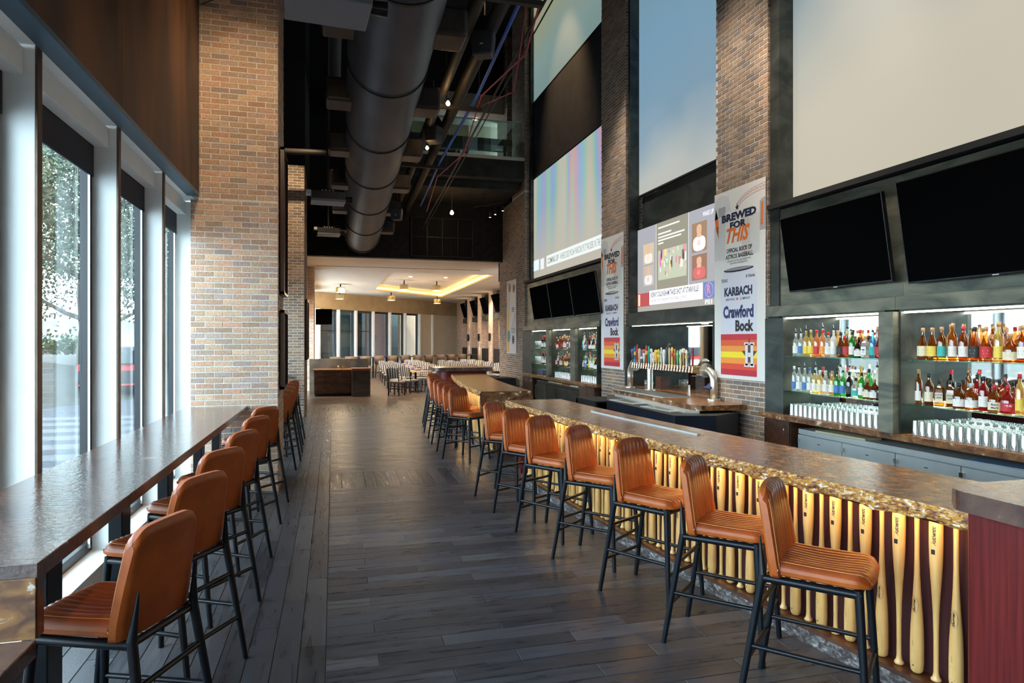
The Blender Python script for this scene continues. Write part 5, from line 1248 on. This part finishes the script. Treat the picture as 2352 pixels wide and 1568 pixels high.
speaker((2.25,10.0,6.45),1.0,R_(62),'large dark grey speaker hanging at the top centre')
speaker((1.66,18.0,5.28),.85,R_(70),'small dark speaker hanging near the far end of the duct')
speaker((2.05,14.0,6.25),.95,R_(240),'dark speaker seen from the back in front of the balcony')
def projector(loc,s,rz,label,bright=False):
    r=thing('ceiling_projector',label,'projector',loc,rz); b=MB()
    b.box(-.42*s,.42*s,-.30*s,.30*s,0,.20*s,M['lightmetal'] if bright else M['plastic']); b.build('body',r,bevel=.015)
    b=MB(); b.box(-.43*s,.43*s,-.31*s,.31*s,-.07*s,0,M['lightmetal']); b.build('underside',r,bevel=.01)
    b=MB()
    for i in range(14): b.box(-.38*s+i*.045*s,-.36*s+i*.045*s,-.305*s,-.29*s,.03*s,.17*s,M['pole'])
    b.build('vent_grille',r); b=MB(); b.tube((.42*s,0,.06*s),(.62*s,0,.06*s),.07*s,.08*s,M['tvframe'],16); b.build('lens',r)
    b=MB(); b.box(-.22*s,.25*s,-.16*s,.16*s,.20*s,.28*s,M['black']); 
    for i in range(4): b.tube((-.15*s+i*.09*s,-.17*s,.24*s),(-.15*s+i*.09*s,-.16*s,.24*s),.018*s,.018*s,M['paper'],8)
    b.tube((0,0,.28*s),(0,0,min(H-loc[2],5)),.03,.03,M['pole'],12); b.build('mount',r)
    b=MB(); b.box(-.55*s,-.43*s,-.2*s,.1*s,.12*s,.22*s,M['paper']); b.build('junction_plate',r); return r
projector((-.10,14.0,4.72),.62/.8,R_(4),'black ceiling projector on a pole left of the duct, the nearer of two')
projector((-.12,18.5,4.75),.55/.8,R_(4),'smaller black ceiling projector behind the first one')
projector((-.05,6.3,4.93),.70/.8,R_(4),'pale grey projector cut off by the top edge of the picture',True)
b=MB(); b.path([(-1.5,7.9,5.9),(-.9,7.9,5.75),(-.2,7.9,5.72)],.018,M['pole']); b.path([(-1.15,7.9,6.3),(-1.0,7.9,5.75)],.03,M['pole']); b.path([(-1.4,7.9,5.55),(-.8,7.9,5.9),(-.5,7.9,6.0)],.01,M['pole']); tag(b.build('sprinkler_pipe'),'thin dark pipework crossing the top of the first brick column','pipe')
b=MB(); b.path([(-1.54,16,6.2),(1.5,16,6.3)],.07,M['pole']); tag(b.build('cross_pipe'),'lower dark cross pipe left of the duct','pipe')
b=MB(); b.path([(-1.54,12,7.9),(1.5,12,7.9)],.06,M['pole']); tag(b.build('cross_pipe'),'upper dark cross pipe left of the duct','pipe')
# balcony
r=thing('balcony','dark concrete balcony with a green glass railing above the far wall','balcony',(0,0,0))
b=MB(); b.box(.9,5.66,19.5,24.5,6.80,7.40,M['concrete']); b.box(.9,5.62,19.9,24.5,6.55,6.80,M['concrete']); b.build('deck',r,bevel=.03)
b=MB(); b.box(.9,5.66,19.45,19.5,7.38,7.47,M['creamceil']); b.build('edge_trim',r)
b=MB(); b.box(1.2,3.35,19.55,19.565,7.45,8.55,M['railglass']); b.box(3.37,5.60,19.55,19.565,7.45,8.55,M['railglass']); b.build('glass_panel',r)
b=MB(); b.box(1.2,5.60,19.53,19.585,8.55,8.58,M['stainless']); b.build('handrail',r)
b=MB(); b.box(1.5,5.5,20.3,20.9,8.05,8.25,M['cabwood']); b.box(5.25,5.33,20.4,20.48,7.4,8.05,M['black']); b.box(1.6,5.3,20.5,20.54,7.9,7.93,M['stainless']); tag(b.build('balcony_counter'),'dark wooden drink rail behind the balcony glass','counter')
b=MB(); b.box(.9,6.4,24.5,24.7,7.4,9.0,M['blackwall']); b.box(.9,6.4,22.9,24.7,9.95,10.1,M['creamceil']); b.box(.9,6.4,22.9,23.0,10.1,10.6,M['creamceil']); b.box(.9,6.5,24.4,24.5,9.0,9.95,M['tanwall']); b.box(.9,6.4,22.95,23.1,10.6,H,M['black']); b.box(4.6,4.7,24.3,24.5,7.4,9.3,M['cream']); b.box(4.9,6.4,24.35,24.5,7.4,9.95,M['cream']); struct(b.build('wall_upper'))
b=MB(); b.tube((5.0,23.6,9.93),(5.0,23.6,9.95),.09,.09,M['downlight'],16); tag(b.build('recessed_light'),'round recessed light in the balcony ceiling','light')
# bulbs
def bulb(loc,label,cord=.5,rr=.045):
    r=thing('pendant_bulb',label,'lamp',loc); b=MB(); b.lathe([(0,-rr),(rr*.7,-rr*.7),(rr,0),(rr*.7,rr*.7),(rr*.35,rr*1.3),(0,rr*1.3)],M['bulb'],14); b.build('bulb',r)
    b=MB(); b.tube((0,0,rr*1.2),(0,0,rr*2.6),.02,.02,M['pole'],10); b.tube((0,0,rr*2.5),(0,0,cord),.008,.008,M['lightmetal'],6); b.build('cord',r); return r
bulb((3.593,20.5,5.876),'bright warm bulb hanging on a thin cord below the balcony',.68,.06)
bulb((2.528,10,7.133),'bright warm bulb at the very top centre',1.0,.04); bulb((2.031,12,6.206),'warm bulb to the right of the duct, in front of the balcony',.5,.04); bulb((1.923,14,5.948),'warm bulb lower beside the duct',.5,.035)
b=MB(); b.path([(4.3,20.5,6.1),(5.5,20.5,6.35)],.02,M['pole']); b.tube((4.6,20.5,6.15),(4.6,20.5,6.56),.01,.01,M['pole'],6); b.tube((5.3,20.5,6.3),(5.3,20.5,6.56),.01,.01,M['pole'],6); tag(b.build('lighting_track'),'short dark track with small spotlights by the far brick column','track')
for i,(x,z) in enumerate(((4.82,5.80),(4.99,5.90),(5.24,6.03))):
    b=MB(); b.tube((x,20.5,z),(x,20.5,z+.16),.035,.035,M['black'],12); b.tube((x,20.5,z+.16),(x,20.5,6.30),.008,.008,M['black'],6); b.tube((x,20.5,z-.004),(x,20.5,z),.028,.028,M['downlight'],12); tag(b.build('track_spotlight'),'small black track spotlight, %s of three by the far brick column'%['left','middle','right'][i],'lamp','track spotlights')
r=thing('louvre_panel','dark ventilation louvre set in the black far wall','vent',(0,0,0)); b=MB()
for x in (2.55,3.08,3.6,4.13,4.65): b.box(x-.015,x+.015,22.42,22.5,4.75,6.05,M['ductbox'])
for z in (4.75,5.4,6.05): b.box(2.55,4.65,22.42,22.5,z-.012,z+.012,M['ductbox'])
b.build('frame',r); b=MB()
for i in range(60): b.box(2.58+i*.0345,2.59+i*.0345,22.46,22.5,4.77,6.03,M['pole'])
b.build('slat',r)

# ------------------------------------------------------------------ host stand and dining room furniture
r=thing('host_stand','dark wooden host station with drawers and a stone upstand at the dining entrance','host stand',(0,0,0))
b=MB(); b.box(-.62,.60,23.3,24.2,.08,.86,M['cabwood']); b.box(-.60,.60,23.36,24.2,0,.08,M['black']); b.build('body',r,bevel=.004)
b=MB(); b.box(-.66,.595,23.25,24.25,.86,.90,M['granite']); b.build('stone_top',r); b=MB(); b.box(-.80,1.20,24.25,24.40,0,1.24,noisemat('grey_brown_slate',(.10,.085,.06),(.20,.17,.12),(3,3,3),.5)); b.build('upstand',r)
for i,(z0,z1) in enumerate(((.66,.84),(.47,.64),(.12,.45))):
    b=MB(); b.box(-.58,-.24,23.28,23.30,z0,z1,M['cabwood']); d=b.build('drawer',r,bevel=.003); b=MB(); b.box(-.45,-.37,23.262,23.28,(z0+z1)/2,(z0+z1)/2+.01,M['chrome']); b.build('handle',d)
for i in range(2):
    b=MB(); b.box(-.22+i*.41,.18+i*.41,23.28,23.30,.12,.84,M['cabwood']); d=b.build('door',r,bevel=.003); b=MB(); b.box(.13+i*.10,.14+i*.10,23.262,23.28,.70,.78,M['chrome']); b.build('handle',d)
r=thing('host_podium','dark steel fronted podium with a red stone top beside the host station','podium',(0,0,0))
b=MB(); b.box(.62,1.22,22.9,23.5,0,.88,noisemat('grey_streaked_steel',(.06,.045,.04),(.16,.13,.11),(1,1,3),.45,metal=.4)); b.build('body',r); b=MB(); b.box(.60,1.24,22.86,23.54,.88,.95,noisemat('red_granite',(.28,.11,.06),(.40,.18,.10),(20,20,20),.3)); b.build('stone_top',r)
b=MB(); b.obox((.28,23.6,.96),.16,.09,.09,.2,M['brass']); b.tube((.28-.09,23.6,.97),(.28-.09,23.6,1.02),.035,.03,M['brass'],10); tag(b.build('figurine',bevel=.02),'small bronze animal figurine on the host station','ornament')
def make_chair():
    r=thing('dining_chair','','chair'); b=MB(); b.box(-.22,.22,-.22,.22,.42,.49,M['seatgrey']); b.build('seat',r,bevel=.02)
    b=MB(); P=[[(-.215-.05*t+.02*(1-s*s),.225*s,.60+.32*t+.03*(1-s*s)*t) for s in [-1+i/6 for i in range(13)]] for t in (0,.33,.66,1)]; b.grid(P,M['striped'],True); b.grid([[(x-.05,y,z) for x,y,z in row] for row in P],M['striped'],True,True)
    b.add([P[3][i] for i in range(13)]+[(x-.05,y,z) for x,y,z in P[3]],[(i,i+1,14+i,13+i) for i in range(12)],M['striped']); b.build('backrest',r)
    for x in (-.2,.2):
        for y in (-.2,.2):
            b=MB(); b.box(x-.018,x+.018,y-.018,y+.018,0,.44,M['chairwood']); 
            if x<0: b.tube((x,y,.44),(x-.06,y,.9),.018,.014,M['chairwood'],8)
            b.build('leg',r)
    b=MB(); b.box(-.2,.2,-.21,-.19,.2,.23,M['chairwood']); b.box(-.2,.2,.19,.21,.2,.23,M['chairwood']); b.box(-.01,.01,-.2,.2,.2,.23,M['chairwood']); b.build('stretcher',r); return r
ch=make_chair(); cu=[0]
def putc(x,y,a,l,g):
    if cu[0]==0: cu[0]=1; ch.location=(x,y,0); ch.rotation_euler=(0,0,a); ch['label']=l; ch['group']=g
    else: dup(ch,(x,y,0),a,l,g)
tb=None
def table(x,y,wx,wy,l,g):
    global tb
    if tb is None:
        tb=thing('dining_table',l,'table',(x,y,0),R_(43),g); b=MB(); b.box(-.4,.4,-.55,.55,.73,.765,M['tablewood']); b.build('tabletop',tb,bevel=.005); b=MB(); b.tube((0,0,.02),(0,0,.73),.04,.04,M['black'],12); b.box(-.3,.3,-.04,.04,0,.03,M['black']); b.box(-.04,.04,-.3,.3,0,.03,M['black']); b.build('pedestal',tb)
    else: dup(tb,(x,y,0),R_(43),l,g)
nap=None
def napkin(x,y,z,g):
    global nap
    if nap is None:
        b=MB(); b.path([(-.11,0,.03),(-.05,.01,.05),(.05,-.01,.045),(.12,0,.03)],[.012,.022,.02,.008],M['napkin'],8); nap=b.build('napkin'); o=nap
    else: o=nap.copy(); COL.objects.link(o)
    o.location=(x,y,z); o.rotation_euler=(0,0,random.uniform(0,3)); tag(o,'rolled royal blue napkin '+g,'napkin','blue napkins '+g)
near=['nearest table','second table','third table','fourth table','fifth table','furthest table']
AD=R_(43); ca,sa=math.cos(AD),math.sin(AD)
for row,(X0,Y0,n,rn) in enumerate(((2.95,24.6,5,'the left dining row'),(5.9,26.9,4,'the right dining row'))):
    for i in range(n):
        y=Y0+i*1.95; x=X0+(.04*i); rt_=lambda a,b_:(x+ca*a-sa*b_,y+sa*a+ca*b_)
        table(x,y,.8,1.1,'golden oak dining table, %s of %s'%(near[i],rn),'dining tables')
        for j,dy in enumerate((-.28,.28)):
            for s_ in (-1,1):
                cx_,cy_=rt_(s_*.64,dy)
                putc(cx_,cy_,AD if s_<0 else AD+PI,'striped dining chair, %s side of the %s, %s'%('near' if s_<0 else 'far',near[i],rn),'chairs, %s, %s, %s'%(rn,near[i],'near' if s_<0 else 'far'))
        for dx in (-.2,.2):
            for dy in (-.3,.3): nx_,ny_=rt_(dx,dy); napkin(nx_,ny_,.765,'on the %s of %s'%(near[i],rn))
putc(2.12,23.1,R_(55),'striped dining chair standing alone at the end of the left row, back to the camera','lone chair')
ht=None
for i in range(6):
    x=1.0+i*1.35; y=34.0+i*1.05; l='high table with blue napkins near the far windows, %s from the left'%ORD[i]
    if ht is None:
        ht=thing('high_table',l,'table',(x,y,0),R_(43),'high tables'); b=MB(); b.box(-.65,.65,-.35,.35,1.02,1.06,M['chairwood']); b.build('tabletop',ht); b=MB(); 
        for s in (-.5,.5): b.box(s-.03,s+.03,-.03,.03,0,1.02,M['black'])
        b.build('leg',ht)
    else: dup(ht,(x,y,0),R_(43),l,'high tables')
    for k in (-.4,.4): napkin(x+k*.7,y+k*.65,1.06,'on the %s high table'%ORD[i])
def barrel():
    r=thing('barrel_stool','','bar stool'); b=MB(); b.lathe([(.17,.70),(.22,.74),(.245,.90),(.25,1.12),(.225,1.12),(.215,.90),(.19,.78),(0,.78)],M['tanleather'],18,a0=0,a1=2*PI); b.build('tub_seat',r)
    for x in (-.15,.15):
        for y in (-.15,.15): b=MB(); b.tube((x*1.2,y*1.2,0),(x*.8,y*.8,.70),.018,.018,M['black'],8); b.build('leg',r)
    b=MB(); b.lathe([(.19,.25),(.205,.25),(.205,.27),(.19,.27)],M['black'],16); b.build('footring',r); return r
bs=barrel()
for i in range(11):
    x=.1+i*.72; y=32.6+i*.56+(.2 if i%2 else 0)
    l='taupe leather tub stool at the far high tables, %s from the left'%ORD[i]
    if i==0: bs.location=(x,y,0); tag(bs,l,'bar stool','tub stools')
    else: dup(bs,(x,y,0),None,l,'tub stools')
# dark booth tables in the dining room right
def drum(loc,l):
    r=thing('drum_light',l,'lamp',loc); b=MB(); b.lathe([(.22,0),(.22,.22),(.16,.26),(0,.26)],mat('brushed_brass_shade',(.55,.42,.22),.35,.6),20); b.build('lamp_shade',r)
    b=MB(); b.lathe([(0,0),(.20,0)],M['downlight'],20,(0,0,.02)); b.build('diffuser',r); b=MB(); b.tube((0,0,.26),(0,0,DZ-loc[2]+(.32 if loc[0] in (3.5,5.2) else 0)),.03,.03,M['black'],8); b.build('stem',r)
    lamp('drum_glow','POINT',(loc[0],loc[1],loc[2]-.12),55,WARM,shadow_soft_size=.15)
for (x,y,z),l in zip(((.35,33.4,4.25),(.35,37.8,4.2),(3.2,38.2,4.2),(3.5,34.0,4.50),(5.2,34.2,4.50),(6.2,40.6,4.2)),('left front drum ceiling light in the dining room','left rear drum ceiling light, just below the front one','drum ceiling light in the middle above the far windows','drum ceiling light under the left part of the coffer edge','drum ceiling light under the right part of the coffer edge','drum ceiling light nearest the cream wall')): drum((x,y,z),l)
for i,(x,y) in enumerate(((3.6,28.5),(5.3,28.5),(3.6,32),(5.3,32))):
    b=MB(); b.tube((x,y,DZ+.30),(x,y,DZ+.318),.08,.08,M['downlight'],14); tag(b.build('recessed_light'),'round recessed light in the raised dining ceiling, %s'%['front left','front right','rear left','rear right'][i],'light','coffer lights'); spot((x,y,DZ+.28),420,(1,.80,.58),120)
for x,y in ((0,24.2),(3,24.2),(6.5,24.2),(.5,29),(7.8,30),(7.8,36),(.5,33)): spot((x,y,DZ-.03),620,(1,.80,.58),130)
lamp('cove_glow','AREA',(4.4,36,DZ+.28),60,(1,.7,.3),(0,0,0),shape='RECTANGLE',size=4,size_y=8) if False else None

# ------------------------------------------------------------------ ceiling lamps of the main hall
for x,y,z,e in ((3.9,2.5,9.0,900),(3.9,5.5,9.0,950),(3.9,8.5,9.0,900),(3.9,12,9.0,900),(4.1,16,9.0,800)): spot((x,y,z),e,(1,.90,.76),58,(0,R_(-14),0),.15)
spot((4.2,16.8,11.8),900,(1,.62,.3),60,(0,R_(-30),0)); spot((4.2,6.9,7.6),500,(1,.8,.6),60,(0,R_(-40),0))
# wall washers along the patina panel and first brick column
for y in (3.4,5.6,7.6): spot((-.75,y,8.6),330,(1,.66,.34),40,(R_(0),R_(14),0),.05)
spot((-1.0,6.2,5.6),130,(1,.74,.46),75,(R_(62),0,0),.25); spot((-1.0,14.6,7.4),420,(1,.74,.46),60,(R_(38),0,0),.05)
for y in (10.5,14,):
    pass
b=MB(); b.box(-2.1,6.7,-3.3,-3.05,0,H,M['tanwall']); struct(b.build('wall_front'))
